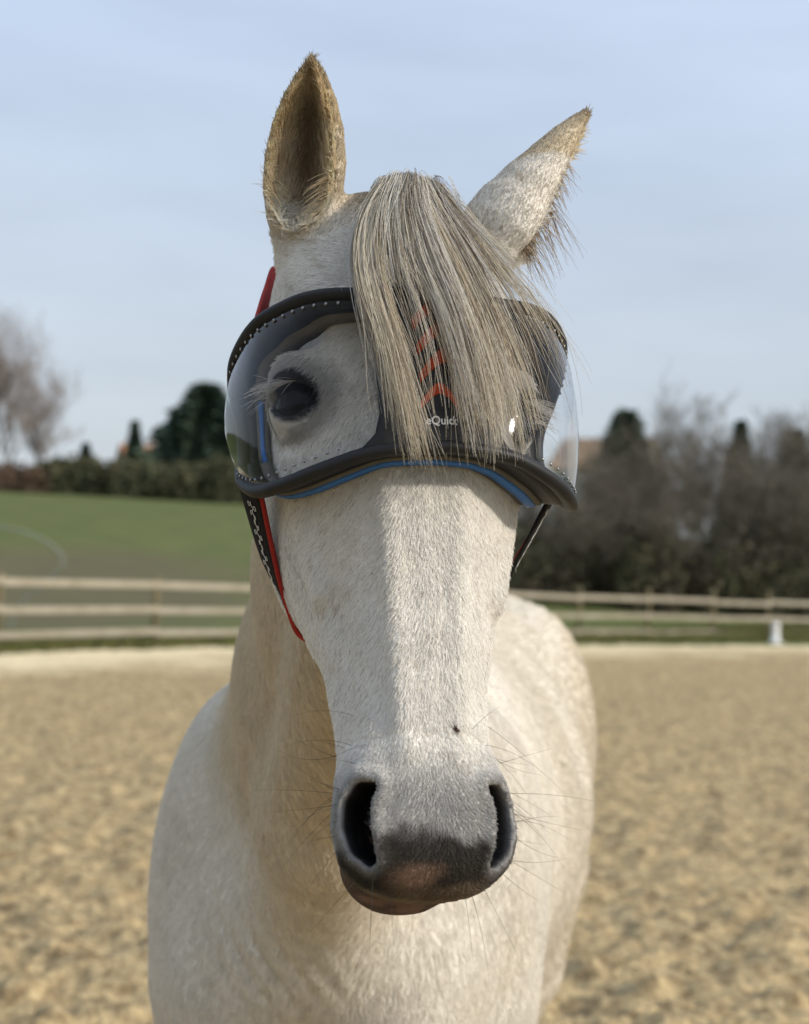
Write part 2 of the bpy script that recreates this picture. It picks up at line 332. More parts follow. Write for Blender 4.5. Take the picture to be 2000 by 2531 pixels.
def conifer_meshes(h, wr, seed, pw=1.0, n=9000, ls=.035):
    r = np.random.default_rng(seed); T = tube(np.array([[0, 0, 0], [0, 0, h*.5], [0, 0, h*.97]]), [h*.018, h*.011, .02], 8)
    z = h*(0.06+0.94*r.random(n)**1.25); t = z/h; tier = 1+0.10*np.sin(t*34+r.normal(0, .5, n))
    R_ = wr*(1-t)**pw*tier*(0.75+0.35*vnoise(np.cos(r.random(n)*6)*3+5, t*9)); a = r.random(n)*6.283; lob = 1+0.18*np.sin(a*5+t*9)+0.1*np.sin(a*11)
    rr = R_*lob*np.sqrt(0.25+0.75*r.random(n)); A = np.stack([np.cos(a)*rr, np.sin(a)*rr, z], -1)
    d = np.stack([np.cos(a), np.sin(a), -0.25+0.5*r.random(n)], -1)+r.normal(0, .3, (n, 3)); L_ = h*ls*(.6+.8*r.random(n)); B = A+d*L_[:, None]
    s = np.cross(d, r.normal(size=(n, 3))); s /= np.linalg.norm(s, axis=1)[:, None]; s *= (L_*0.33)[:, None]; M_ = (A+B)/2
    P = np.stack([A, M_+s, B, M_-s], 1).reshape(-1, 3); return T, (P, np.arange(4*n).reshape(-1, 4))
FIR = []
for k, (h, wr, pw) in enumerate([(14, 6.0, .80), (12, 2.6, 1.0), (13, 3.4, .6)]):
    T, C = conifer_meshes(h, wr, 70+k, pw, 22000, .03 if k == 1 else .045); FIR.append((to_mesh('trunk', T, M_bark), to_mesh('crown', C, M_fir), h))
def base_at(px, d):
    q = CAM+d*(CF+(px-CX)/FPX*CR); return np.array([q[0], q[1], ground_z(q[0], q[1])-.1])
def top_h(px, py, d): return at(px, py, d)[2]-base_at(px, d)[2]
def put_fir(k, px, py, d, label, wide=1.0, group='conifers on the skyline'):
    b = base_at(px, d); s = top_h(px, py, d)/FIR[k][2]; tree('conifer_tree', tuple(b), rng.random()*6, (s*wide, s*wide, s), FIR[k][0], FIR[k][1], label, 'tree', group)
def put_bare(kind, px, py, d, label, wide=1.0, group='bare trees behind the fence'):
    b = base_at(px, d); h0 = 16 if kind is PALE else 10; s = top_h(px, py, d)/h0; tree('bare_tree', tuple(b), rng.random()*6, (s*wide, s*wide, s), kind[0], kind[1], label, 'tree', group)
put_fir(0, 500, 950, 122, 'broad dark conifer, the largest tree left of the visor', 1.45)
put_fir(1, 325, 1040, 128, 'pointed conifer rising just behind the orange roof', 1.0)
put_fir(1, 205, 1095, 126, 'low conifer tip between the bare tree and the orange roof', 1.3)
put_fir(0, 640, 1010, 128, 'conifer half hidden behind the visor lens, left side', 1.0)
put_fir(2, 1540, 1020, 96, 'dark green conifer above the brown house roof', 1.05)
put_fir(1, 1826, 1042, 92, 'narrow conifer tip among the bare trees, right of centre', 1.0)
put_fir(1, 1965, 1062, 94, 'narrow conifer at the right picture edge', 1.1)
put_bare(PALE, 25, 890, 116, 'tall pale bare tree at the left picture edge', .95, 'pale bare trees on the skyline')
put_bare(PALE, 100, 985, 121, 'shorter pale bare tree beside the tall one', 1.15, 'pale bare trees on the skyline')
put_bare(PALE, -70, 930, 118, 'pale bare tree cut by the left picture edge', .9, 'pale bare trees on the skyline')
spots = [(1330, 1180, 63, 0), (1405, 1235, 60, 2), (1480, 1215, 64, 1), (1575, 1150, 66, 3), (1640, 1040, 68, 0), (1700, 1020, 72, 1), (1760, 1035, 66, 2), (1835, 1060, 70, 3), (1900, 1040, 67, 0), (1965, 1065, 71, 1), (2040, 1030, 68, 2), (1600, 1150, 61, 2), (1730, 1160, 60, 3), (1870, 1150, 61, 2), (1985, 1170, 60, 0), (1270, 1260, 66, 2), (1430, 1250, 58, 0), (1540, 1240, 58, 3), (1660, 1235, 57.5, 0)]
desc = ['low brown bare tree showing under the visor, first from the horse', 'second low brown bare tree from the horse', 'brown bare tree in front of the pale house', 'brown bare tree under the dark conifer', 'tall bare tree just right of the dark conifer',
 'tallest bare tree left of the narrow conifer tip', 'bare tree directly left of the narrow conifer tip', 'bare tree directly under the narrow conifer tip', 'tall bare tree right of the narrow conifer tip', 'bare tree beside the conifer at the right edge', 'bare tree crossing the right picture edge',
 'bushy low bare tree below the dark conifer', 'bushy low bare tree above the second fence post', 'bushy low bare tree above the white marker', 'bushy low bare tree at the right edge', 'bare bush half hidden by the horse\'s cheek', 'low bare bush behind the first right-hand fence post', 'low bare bush between the first two right-hand fence posts', 'low bare bush behind the third right-hand fence post']
for (px, py, d, k), tx in zip(spots, desc): put_bare(BARE[k], px, py+(52 if py < 1100 else 15), d, tx, 1.15 if py < 1100 else 1.5)
# undergrowth and hedge: leafy masses
def leaf_mass(name, pts, n, size, mt, seed, label, cat='hedge', kind=None):
    """pts: (x, y, z, rx, ry, rz) lumps."""
    r = np.random.default_rng(seed); pts = np.asarray(pts, float); k = r.integers(0, len(pts), n); c = pts[k]
    d = r.normal(size=(n, 3)); d /= np.linalg.norm(d, axis=1)[:, None]; rad = 0.55+0.5*r.random(n)**.6; A = c[:, :3]+d*c[:, 3:]*rad[:, None]
    s = size*(.5+r.random(n)); u = r.normal(size=(n, 3)); u /= np.linalg.norm(u, axis=1)[:, None]; v = np.cross(u, r.normal(size=(n, 3))); v /= np.linalg.norm(v, axis=1)[:, None]
    P = np.stack([A-u*s[:, None], A+v*s[:, None]*.6, A+u*s[:, None], A-v*s[:, None]*.6], 1).reshape(-1, 3)
    o3 = P.mean(0); o3[2] = P[:, 2].min(); o = mesh_np(name, P-o3, np.arange(4*n).reshape(-1, 4), mt, smooth=False); o.location = o3
    return tag(o, label, cat, None, kind)
def hedge_lumps(px0, px1, d, top, n, seed, rr=1.0):
    r = np.random.default_rng(seed); out = []
    for i in range(n):
        px = px0+(px1-px0)*(i+r.random())/n; b = base_at(px, d); h = max(at(px, top+r.normal(0, 7), d)[2]-b[2], .8)
        out.append((b[0], b[1]+r.normal(0, .5), b[2]+h*.45, rr*(.8+.5*r.random()), 1.2, h*.55))
    return out
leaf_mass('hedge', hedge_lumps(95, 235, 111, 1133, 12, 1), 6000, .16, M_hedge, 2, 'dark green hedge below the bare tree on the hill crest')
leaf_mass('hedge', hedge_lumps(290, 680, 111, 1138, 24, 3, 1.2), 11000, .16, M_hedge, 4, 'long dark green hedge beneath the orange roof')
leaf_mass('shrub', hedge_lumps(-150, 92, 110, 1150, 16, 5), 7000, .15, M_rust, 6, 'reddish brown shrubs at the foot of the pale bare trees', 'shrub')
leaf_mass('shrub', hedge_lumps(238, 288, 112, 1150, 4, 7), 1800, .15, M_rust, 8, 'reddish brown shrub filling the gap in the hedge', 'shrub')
und = []
r = np.random.default_rng(31)
for i in range(70):
    px = 1255+900*(i+r.random())/70; d = 57+9*r.random(); b = base_at(px, d); h = max(at(px, (1290 if px < 1560 else 1330)+r.normal(0, 45), d)[2]-b[2], .8); und.append((b[0], b[1], b[2]+h*.45, .6+.5*r.random(), .8, h*.55))
leaf_mass('undergrowth', und, 15000, .12, mat('brown_undergrowth', (0.12, 0.098, 0.068), .95, .1, noise=(.5, .9, (0.075, 0.082, 0.042))), 33, 'dark brown tangled undergrowth along the foot of the bare trees', 'undergrowth', 'stuff')
# houses
def house(loc, rz, lx, ly, eave, ridge, wallc, roofc, label, nwin):
    h = empty('house', loc, rz); tag(h, label, 'house', 'houses behind the trees')
    Mw = mat('house_wall', wallc, .9, .2, noise=(.7, .3, tuple(c*.85 for c in wallc))); Mr = mat('roof_tiles', roofc, .85, .2, noise=(2, .8, tuple(c*.7 for c in roofc)))
    x, y = lx/2, ly/2
    P = np.array([[-x, -y, -1], [x, -y, -1], [x, y, -1], [-x, y, -1], [-x, -y, eave], [x, -y, eave], [x, y, eave], [-x, y, eave], [-x, 0, ridge-.15], [x, 0, ridge-.15]])
    me = bpy.data.meshes.new('wall'); me.from_pydata(P.tolist(), [], [(0, 1, 5, 4), (2, 3, 7, 6), (1, 2, 6, 9, 5), (3, 0, 4, 8, 7)]); me.materials.append(Mw); link('wall', me, h)
    e = .35; k = (ridge-eave)/y; parts = []
    for s in (-1, 1):
        a = np.array([[-x-e, s*(y+e), eave-k*e], [x+e, s*(y+e), eave-k*e], [x+e, 0, ridge], [-x-e, 0, ridge]]); parts.append((np.concatenate([a, a+[0, 0, .16]]), np.array([[0, 1, 2, 3], [4, 7, 6, 5], [0, 4, 5, 1], [1, 5, 6, 2], [2, 6, 7, 3], [3, 7, 4, 0]])))
    rf = mesh_np('roof', *merge(parts), Mr, False, h)
    P, F = box((x*.45, .6, ridge+.25), (.6, .5, 1.3)); mesh_np('chimney', P, F, Mw, False, rf)
    Mg = mat('window_glass', (0.05, 0.06, 0.07), .1, .5); Mf = mat('window_frame', (.7, .7, .68), .5, .3)
    for i in range(nwin):
        cx = -x+lx*(i+.5)/nwin; P, F = box((cx, -y-.02, eave-1.2), (1.1, .08, 1.2)); f = mesh_np('window', P, F, Mf, False, h); P, F = box((cx, -y-.062, eave-1.2), (.9, .02, 1.0)); mesh_np('pane', P, F, Mg, False, f)
b = base_at(350, 133); zz = at(350, 1104, 133)[2]
house(tuple(b), R(22), 3.4, 4.4, zz-b[2]-1.6, zz-b[2], (.55, .50, .44), (.42, .20, .105), 'small house with an orange tiled roof behind the hedge', 2)
b = base_at(1500, 118); zz = at(1500, 1088, 118)[2]
house(tuple(b), R(-24), 6.2, 7.2, zz-b[2]-2.3, zz-b[2], (.62, .60, .55), (.36, .25, .16), 'pale house with a brown roof beside the visor', 3)
# bent pipe and white marker
pp = [at(x, y, 36.5) for x, y in [(-60, 1300), (20, 1306), (90, 1326), (138, 1356), (157, 1386), (140, 1412), (105, 1446), (60, 1482)]]; pp.append(np.array([pp[-1][0]-.35, pp[-1][1], 0.0]))
P, F = tube(spline(pp, 40), .026, 8); o3 = P[-1].copy(); o = quads_ok('bent_pipe', P-o3, F, mat('grey_pipe', (.24, .26, .23), .6, .3, noise=(2, .4, (.18, .20, .17)))); o.location = o3
tag(o, 'bent grey plastic pipe arching behind the fence', 'pipe')
mk = base_at(1925, 46.5); mt_ = mat('white_plastic', (.75, .75, .73), .45, .4, noise=(6, .3, (.6, .59, .55)))
o = empty('arena_marker', tuple(mk)); tag(o, 'white arena marker standing in front of the wooden fence', 'marker')
zr = np.array([0, .04, .05, .42, .5, .56, .58]); rr = np.array([.17, .17, .12, .10, .13, .09, .0])
a = np.arange(16)/16*6.2832; P = np.stack([np.outer(rr, np.cos(a)), np.outer(rr, np.sin(a)), np.outer(zr, np.ones(16))+.12], -1).reshape(-1, 3)
F = [[i*16+k, i*16+(k+1) % 16, (i+1)*16+(k+1) % 16, (i+1)*16+k] for i in range(6) for k in range(16)]; mesh_np('pillar', P, F, mt_, True, o)
P, F = box((0, 0, .08), (.42, .42, .08)); mesh_np('base', P, F, mt_, False, o)
# what stands behind the photographer and shows in the visor: a row of trees and a hedge
for i, (x, y, k, s) in enumerate([(-16, -24, 0, .75), (-9.5, -27, 2, .8), (-25, -18, 2, .7), (8, -30, 0, .7)]):
    tree('conifer_tree', (x, y, -.1), i*1.7, (s, s, s), FIR[k][0], FIR[k][1], ['broad dark conifer mirrored in the visor lens', 'second dark conifer mirrored in the visor lens', 'third dark conifer mirrored at the lens rim', 'far conifer mirrored faintly in the lens'][i], 'tree', 'trees mirrored in the visor')
print('trees', round(time.time()-T0, 1))
# ------------------------------------------------------------------ horse: implicit body
YAW, PIT, ROL = R(14.0), R(21.0), R(1.2)
HO = np.array([0.009, 1.352, 1.612])                 # origin of the head frame: forehead between the eyes
def head_frame():
    v = np.array([0, -math.sin(PIT), -math.cos(PIT)]); w_ = np.array([0, -math.cos(PIT), math.sin(PIT)]); u = np.array([1.0, 0, 0])
    M = np.array([[math.cos(YAW), -math.sin(YAW), 0], [math.sin(YAW), math.cos(YAW), 0], [0, 0, 1]])
    u, v, w_ = M@u, M@v, M@w_
    c, s = math.cos(ROL), math.sin(ROL)
    return np.stack([c*u+s*v, -s*u+c*v, w_])
HM = head_frame()
def to_head(P): return (np.asarray(P)-HO)@HM.T
def from_head(Q): return np.asarray(Q)@HM+HO
def px_head(px, py, wv):
    """Head-frame point on the plane w = wv seen at pixel (px, py)."""
    d = CF + (px-CX)/FPX*CR - (py-CY)/FPX*CU
    o = (CAM-HO)@HM.T; dd = d@HM.T
    t = (wv-o[2])/dd[2]
    return o+t*dd

def smin(a, b, k):
    h = np.clip(0.5+0.5*(b-a)/k, 0, 1); return b+(a-b)*h-k*h*(1-h)
def smax(a, b, k): return -smin(-a, -b, k)
def sphere(P, c, r): return np.linalg.norm(P-np.asarray(c), axis=-1)-r
def ellipsoid(P, c, r, M=None):
    q = P-np.asarray(c)
    if M is not None: q = q@np.asarray(M).T
    r = np.asarray(r)
    k0 = np.linalg.norm(q/r, axis=-1); k1 = np.linalg.norm(q/(r*r), axis=-1)+1e-9
    return k0*(k0-1)/k1
def capsule(P, a, b, ra, rb):
    a, b = np.asarray(a, float), np.asarray(b, float); d = b-a
    t = np.clip(((P-a)@d)/(d@d), 0, 1)
    return np.linalg.norm(P-a-t[..., None]*d, axis=-1)-(ra+(rb-ra)*t)
def chain(P, pts, A, B, lat, k=0.03):
    """Elliptical tube along a polyline; A across (lat), B in the other direction."""
    pts = np.asarray(pts, float); f = None
    for i in range(len(pts)-1):
        a, b = pts[i], pts[i+1]; d = b-a; L2 = d@d
        t = np.clip(((P-a)@d)/L2, 0, 1); q = P-a-t[..., None]*d
        ax = d/math.sqrt(L2); la = np.asarray(lat[i] if isinstance(lat, list) else lat, float); la = la-ax*(la@ax); la /= np.linalg.norm(la); sg = np.cross(ax, la)
        ra = A[i]+(A[i+1]-A[i])*t; rb = B[i]+(B[i+1]-B[i])*t; rc = np.minimum(ra, rb)
        x, y, z = q@la, q@sg, q@ax
        k0 = np.sqrt((x/ra)**2+(y/rb)**2+(z/rc)**2); k1 = np.sqrt((x/ra**2)**2+(y/rb**2)**2+(z/rc**2)**2)+1e-9
        g = k0*(k0-1)/k1
        f = g if f is None else smin(f, g, k)
    return f
def pchip(xk, yk, x):
    xk = np.asarray(xk, float); yk = np.asarray(yk, float); h = np.diff(xk); s = np.diff(yk, axis=0)/(h[:, None] if yk.ndim > 1 else h)
    m = np.zeros_like(yk); a, b = s[:-1], s[1:]
    w1 = (2*h[1:]+h[:-1]); w2 = (h[1:]+2*h[:-1])
    if yk.ndim > 1: w1 = w1[:, None]; w2 = w2[:, None]
    with np.errstate(divide='ignore', invalid='ignore'):
        hm = np.where(a*b > 0, (w1+w2)/(w1/a+w2/b), 0)
    m[1:-1] = np.nan_to_num(hm); m[0] = s[0]; m[-1] = s[-1]
    i = np.clip(np.searchsorted(xk, x)-1, 0, len(xk)-2); t = (x-xk[i])/h[i]; hh = h[i]
    if yk.ndim > 1: t = t[:, None]; hh = hh[:, None]
    return (2*t**3-3*t**2+1)*yk[i]+(t**3-2*t**2+t)*hh*m[i]+(-2*t**3+3*t**2)*yk[i+1]+(t**3-t**2)*hh*m[i+1]

# half cross-sections of the head, centimetres: v -> (u, w) points from the front midline round to the jaw midline
HEAD_SEC = [
 (-23.6, [(0,-6.5),(3.0,-7.0),(4.6,-9),(4.8,-11),(3.8,-13),(0,-14)]),
 (-21.2, [(0,-3.8),(4.2,-4.4),(7.0,-7),(8.0,-10),(7,-14),(0,-17)]),
 (-16.0, [(0,-1.7),(4.6,-2.4),(8.6,-5),(10.2,-9),(8.8,-14),(0,-19)]),
 (-11.0, [(0,-0.3),(5.0,-0.9),(9.0,-3.4),(10.9,-8),(9.4,-15),(0,-22)]),
 (-5.0,  [(0,0.6),(4.8,0.1),(8.8,-2.6),(10.6,-6.8),(9.2,-16),(0,-24)]),
 (0.0,   [(0,0.8),(4.6,0.2),(8.4,-2.2),(10.2,-6.0),(9.0,-16),(0,-25)]),
 (6.0,   [(0,0.7),(4.2,-0.2),(7.8,-2.9),(9.9,-6.8),(9.0,-16.5),(0,-25)]),
 (12.0,  [(0,0.5),(3.6,-0.5),(6.9,-3.4),(9.1,-7.4),(8.2,-16),(0,-23)]),
 (18.0,  [(0,0.2),(2.9,-0.7),(5.6,-3.3),(7.6,-7.2),(6.8,-14),(0,-19)]),
 (24.0,  [(0,0.0),(2.6,-0.8),(4.8,-3.0),(6.5,-6.2),(5.4,-11),(0,-15)]),
 (29.0,  [(0,-0.2),(2.8,-0.9),(5.1,-2.7),(6.2,-5.5),(4.8,-9.5),(0,-12.5)]),
 (33.0,  [(0,-0.2),(3.4,-0.7),(5.9,-2.4),(6.7,-5.0),(4.9,-9),(0,-11.5)]),
 (36.5,  [(0,-0.3),(3.9,-0.7),(6.4,-2.5),(7.0,-5.0),(5.0,-8.6),(0,-10.8)]),
 (39.0,  [(0,-0.8),(3.9,-1.2),(6.0,-2.9),(6.5,-5.2),(4.7,-8.2),(0,-10.2)]),
 (40.4,  [(0,-1.9),(3.4,-2.3),(5.0,-3.7),(5.3,-5.4),(3.9,-7.6),(0,-9.0)]),
 (41.4,  [(0,-3.6),(2.3,-3.8),(3.3,-4.6),(3.4,-5.6),(2.2,-6.6),(0,-7.4)]),
]
NT, NV = 181, 401
V0, V1 = -0.250, 0.426
def build_head_table():
    vs = [s[0] for s in HEAD_SEC]; wc = []; rad = []
    th = np.linspace(0, math.pi, NT)
    for v, pts in HEAD_SEC:
        p = np.array(pts, float); c = 0.45*p[0, 1]+0.55*p[-1, 1]; c = max(c, p[0, 1]-8.5)
        full = np.concatenate([(p*[-1, 1])[1:-1][::-1], p, (p*[-1, 1])[1:-1][::-1]])
        a = np.arctan2(full[:, 0], full[:, 1]-c); a = np.unwrap(a); r = np.hypot(full[:, 0], full[:, 1]-c)
        # periodic cubic (Catmull-Rom in angle)
        i = np.clip(np.searchsorted(a, th)-1, 1, len(a)-3)
        x0, x1, x2, x3 = a[i-1], a[i], a[i+1], a[i+2]; y0, y1, y2, y3 = r[i-1], r[i], r[i+1], r[i+2]
        h = x2-x1; t = (th-x1)/h; m1 = (y2-y0)/(x2-x0)*h; m2 = (y3-y1)/(x3-x1)*h
        rad.append((2*t**3-3*t**2+1)*y1+(t**3-2*t**2+t)*m1+(-2*t**3+3*t**2)*y2+(t**3-t**2)*m2); wc.append(c)
    # rounded caps
    vs = [-24.8]+vs+[41.9]; wc = [wc[0]]+wc+[wc[-1]]; rad = [rad[0]*0.02]+rad+[rad[-1]*0.02]
    vv = np.linspace(V0, V1, NV)*100
    return pchip(vs, np.array(rad), vv)/100, pchip(vs, np.array(wc), vv)/100
HR, HWC = build_head_table()
for _ in range(2): HR[1:-1] = 0.25*HR[:-2]+0.5*HR[1:-1]+0.25*HR[2:]
def head_base(q):
    u, v, ww = q[:, 0], q[:, 1], q[:, 2]
    fi = np.clip((v-V0)/(V1-V0)*(NV-1), 0, NV-1.001); i = fi.astype(int); fv = fi-i
    wc = HWC[i]*(1-fv)+HWC[i+1]*fv
    th = np.abs(np.arctan2(u, ww-wc)); ft = np.clip(th/math.pi*(NT-1), 0, NT-1.001); j = ft.astype(int); ftt = ft-j
    r = (HR[i, j]*(1-fv)+HR[i+1, j]*fv)*(1-ftt)+(HR[i, j+1]*(1-fv)+HR[i+1, j+1]*fv)*ftt
    f = (np.hypot(u, ww-wc)-r)*0.85
    out = np.maximum(V0-v, v-V1)
    return np.where(out > 0, np.maximum(f, out), f)

EYE_C = np.array([0.0862, 0.001, -0.0530])           # mirrored for the other side
EYE_R = 0.0285
EYE_N = np.array([0.70, 0.04, 0.71]); EYE_N /= np.linalg.norm(EYE_N)
EYE_A = np.array([0.71, -0.26, -0.70]); EYE_A -= EYE_N*(EYE_A@EYE_N); EYE_A /= np.linalg.norm(EYE_A)   # towards the outer corner
EYE_B = np.cross(EYE_N, EYE_A); EYE_B *= np.sign(EYE_B[1])
NOST = np.array([[0.0415, 0.3355], [0.0515, 0.3410], [0.0565, 0.3520], [0.0570, 0.3650], [0.0535, 0.3785], [0.0475, 0.3885]])   # (u, v)
NOST_R = np.array([0.0042, 0.0100, 0.0130, 0.0132, 0.0115, 0.0068])
def nostril_dist(q):
    """Distance to the nostril's comma in the (u, v) plane of the nostril, minus its half width."""
    # skewed projection along the way the passage runs
    d = q[:, 2]+0.022
    u = np.abs(q[:, 0])-0.50*d; v = q[:, 1]-0.15*d
    f = None
    for i in range(len(NOST)-1):
        a, b = NOST[i], NOST[i+1]; ab = b-a
        t = np.clip(((u-a[0])*ab[0]+(v-a[1])*ab[1])/(ab@ab), 0, 1)
        g = np.hypot(u-a[0]-t*ab[0], v-a[1]-t*ab[1])-(NOST_R[i]+(NOST_R[i+1]-NOST_R[i])*t)
        f = g if f is None else np.minimum(f, g)
    return f
def sdf_head(P):
    q = to_head(P); m = q*[1, 1, 1]; m[:, 0] = np.abs(m[:, 0])
    base = head_base(q); f = base
    u, v, ww = m[:, 0], m[:, 1], m[:, 2]
    # brow and orbit
    f = smin(f, ellipsoid(m, (0.088, -0.016, -0.046), (0.030, 0.034, 0.030)), 0.022)
    f = smax(f, -ellipsoid(m, (0.088, -0.062, -0.040), (0.014, 0.018, 0.018)), 0.025)      # hollow above the eye
    # facial crest and the hollow in front of it
    f = smin(f, capsule(m, (0.091, 0.045, -0.066), (0.073, 0.165, -0.060), 0.011, 0.007), 0.014)
    f = smax(f, -capsule(m, (0.079, 0.190, -0.034), (0.071, 0.285, -0.036), 0.013, 0.010), 0.022)
    f = smax(f, -capsule(m, (0.074, 0.235, -0.058), (0.071, 0.305, -0.052), 0.008, 0.007), 0.012)     # fold behind the false nostril
    f = smin(f, capsule(m, (0.032, 0.02, -0.001), (0.020, 0.31, -0.0085), 0.003, 0.001), 0.018)         # edge of the nasal bone
    # jaw muscle
    f = smin(f, ellipsoid(m, (0.055, 0.05, -0.165), (0.042, 0.10, 0.075)), 0.03)
    # lower lip and chin
    lu = q.copy(); lu[:, 0] += 0.012
    f = smin(f, ellipsoid(lu, (0, 0.385, -0.077), (0.047, 0.0375, 0.028)), 0.006)
    # mouth line
    wm = -0.057-0.5*np.clip(0.395-v, 0, 1)
    f = smax(f, -np.maximum(np.abs(ww-wm)-0.0016, np.maximum(-(base+0.014), 0.350-v)), 0.004)
    # nostrils
    nd = nostril_dist(q); near = (v > 0.28)&(v < 0.44)&(ww > -0.085)
    rim = np.sqrt((nd-0.0035)**2+(base+0.0025)**2)-0.0050
    rim = np.where(near, rim, 1.0)
    f = smin(f, rim, 0.010)
    carve = np.maximum(nd, -(base+0.032)); carve = np.where(near, carve, 1.0)
    f = smax(f, -carve, 0.004)
    # eye opening
    e = m-EYE_C; a, b, c = e@EYE_A, e@EYE_B, e@EYE_N
    lid = ellipsoid(m, EYE_C, (EYE_R+0.0035,)*3)
    f = smin(f, lid, 0.008)
    top = 0.0165*np.sqrt(np.clip(1-(a/0.0265)**2, 0, 1)); bot = 0.0150*np.clip(1-(np.abs(a)/0.0265)**1.8, 0, 1)
    slit = np.where(b < 0, -b-top, b-bot); slit = np.maximum(slit, np.abs(a)-0.0265)
    slit = np.maximum(slit, 0.002-c)
    f = smax(f, -slit, 0.0022)
    f = smax(f, v-0.4225, 0.004)
    # keep a socket wall behind the ball
    f = smin(f, np.linalg.norm(e, axis=1)-(EYE_R-0.0035), 0.001)
    return f

# ears: pods in their own frames (base, tip direction, opening direction)
def ear_frame(base, tip, opening):
    b = np.asarray(base); t = np.asarray(tip)-b; ln = np.linalg.norm(t); t = t/ln
    o = np.asarray(opening, float); o = o-t*(o@t); o /= np.linalg.norm(o)
    return b, ln, t, o, np.cross(t, o)
EARS = []
EAR_S = np.array([-0.12, 0.0, 0.12, 0.28, 0.45, 0.62, 0.78, 0.90, 0.97, 1.0])
EAR_W = np.array([0.016, 0.024, 0.0325, 0.0385, 0.0390, 0.0345, 0.0255, 0.0150, 0.0070, 0.0015])
EAR_BEND = []
def ear_scale(a, k): return np.interp(a, [0, .15, .35, .6, .85, 1], [.95]*6 if k == 0 else [1.5, 1.34, 1.0, .76, .70, .70])
def sdf_ear(P, k):
    b, ln, t, o, s = EARS[k]
    q = P-b; a = (q@t)/ln; x = q@s; y = q@o
    bend = EAR_BEND[k]; x = x-bend[0]*(np.clip(a, 0, 1.1)**2)*ln; y = y-bend[1]*np.clip(a, 0, 1.1)**2*ln
    r = np.interp(a, EAR_S, EAR_W)*ear_scale(a, k); rr = np.maximum(r, 1e-3)
    dy = 0.80
    outer = np.sqrt(x**2+(y/dy)**2)-rr
    outer = np.maximum(outer*0.8, np.maximum(a-1.0, -0.12-a)*ln)
    # the hollow: same outline, moved forward so that the front is open
    ri = np.maximum(rr-0.0055, 1e-4)*np.clip((a-0.03)/0.16, 0, 1)**0.5
    shift = 0.55*rr
    inner = np.sqrt((x/0.98)**2+((y-shift)/1.25)**2)-ri
    cut = y-0.40*rr                                   # open side
    f = smax(outer, -inner, 0.002)
    f = np.where(a > 0.02, smax(f, np.where(a > 0.10, cut*0.9, -1.0), 0.003), f)
    return f

_el = from_head((-0.058, -0.165, -0.078)); _er = from_head((0.066, -0.158, -0.082))
_dl = (_el-CAM)@CF; _dr = (_er-CAM)@CF
EARS.append(ear_frame(at(737, 600, _dl), at(781, 146, _dl-0.015), (-0.22, -1.0, 0.05))); EAR_BEND.append((0.0, 0.06, 1.0))
EARS.append(ear_frame(at(1204, 616, _dr), at(1441, 254, _dr+0.02), (0.90, 0.42, -0.2))); EAR_BEND.append((0.0, 0.05, 1.38))

# trunk frame
BO = np.array([-0.088, 2.06, 0.0]); BD = np.array([0.145, 1.0, 0.0]); BD /= np.linalg.norm(BD); BX = np.array([BD[1], -BD[0], 0.0])
def tb(x, s, z): return BO+BX*x+BD*s+np.array([0, 0, z])
def sdf_trunk(P):
    st = [(0.10, 1.04, .175, .20), (0.26, 1.05, .235, .29), (0.46, 1.04, .250, .35), (0.72, 1.03, .290, .33), (0.95, 1.05, .300, .32), (1.18, 1.12, .275, .29), (1.36, 1.14, .265, .30), (1.52, 1.12, .205, .25)]
    f = chain(P, [tb(0, s[0], s[1]) for s in st], [s[2] for s in st], [s[3] for s in st], BX, 0.06)
    f = smin(f, chain(P, [tb(0, .36, 1.30), tb(0, .62, 1.30)], [.07, .06], [.10, .08], BX), 0.12)         # withers
    q = P-BO; x = q@BX; s = q@BD; m = np.stack([np.abs(x), s, q[:, 2]], -1)
    f = smin(f, ellipsoid(m, (0.175, 0.20, 1.00), (0.095, 0.15, 0.27)), 0.07)                               # shoulder
    f = smin(f, ellipsoid(m, (0.095, 0.055, 0.93), (0.105, 0.11, 0.15)), 0.05)                               # breast
    f = smin(f, ellipsoid(m, (0.17, 1.34, 1.12), (0.13, 0.22, 0.28)), 0.06)                                # hip
    # skin folds where the neck meets the breast
    xx = P[:, 0]+.135; zz = P[:, 2]-.985; f = f-.011*np.sin((xx*.86+zz*.5)*2*math.pi/.030+14*zz)*np.exp(-(xx/.055)**2-(zz/.050)**2)*(P[:, 1] < 2.3)
    # legs
    f = smin(f, chain(m, [(0.155, .20, .88), (0.15, .19, .70), (0.135, .19, .47), (0.135, .20, .44), (0.132, .20, .22), (0.132, .21, .15), (0.132, .17, .06)], [.09, .065, .042, .040, .028, .035, .036], [.12, .075, .045, .040, .034, .037, .04], (1, 0, 0), 0.02), 0.05)
    f = smin(f, chain(m, [(0.17, 1.33, .88), (0.165, 1.42, .66), (0.15, 1.58, .50), (0.15, 1.58, .42), (0.15, 1.54, .20), (0.15, 1.54, .15), (0.15, 1.50, .06)], [.13, .085, .042, .042, .031, .036, .037], [.20, .12, .055, .048, .036, .038, .04], (1, 0, 0), 0.02), 0.05)
    return f
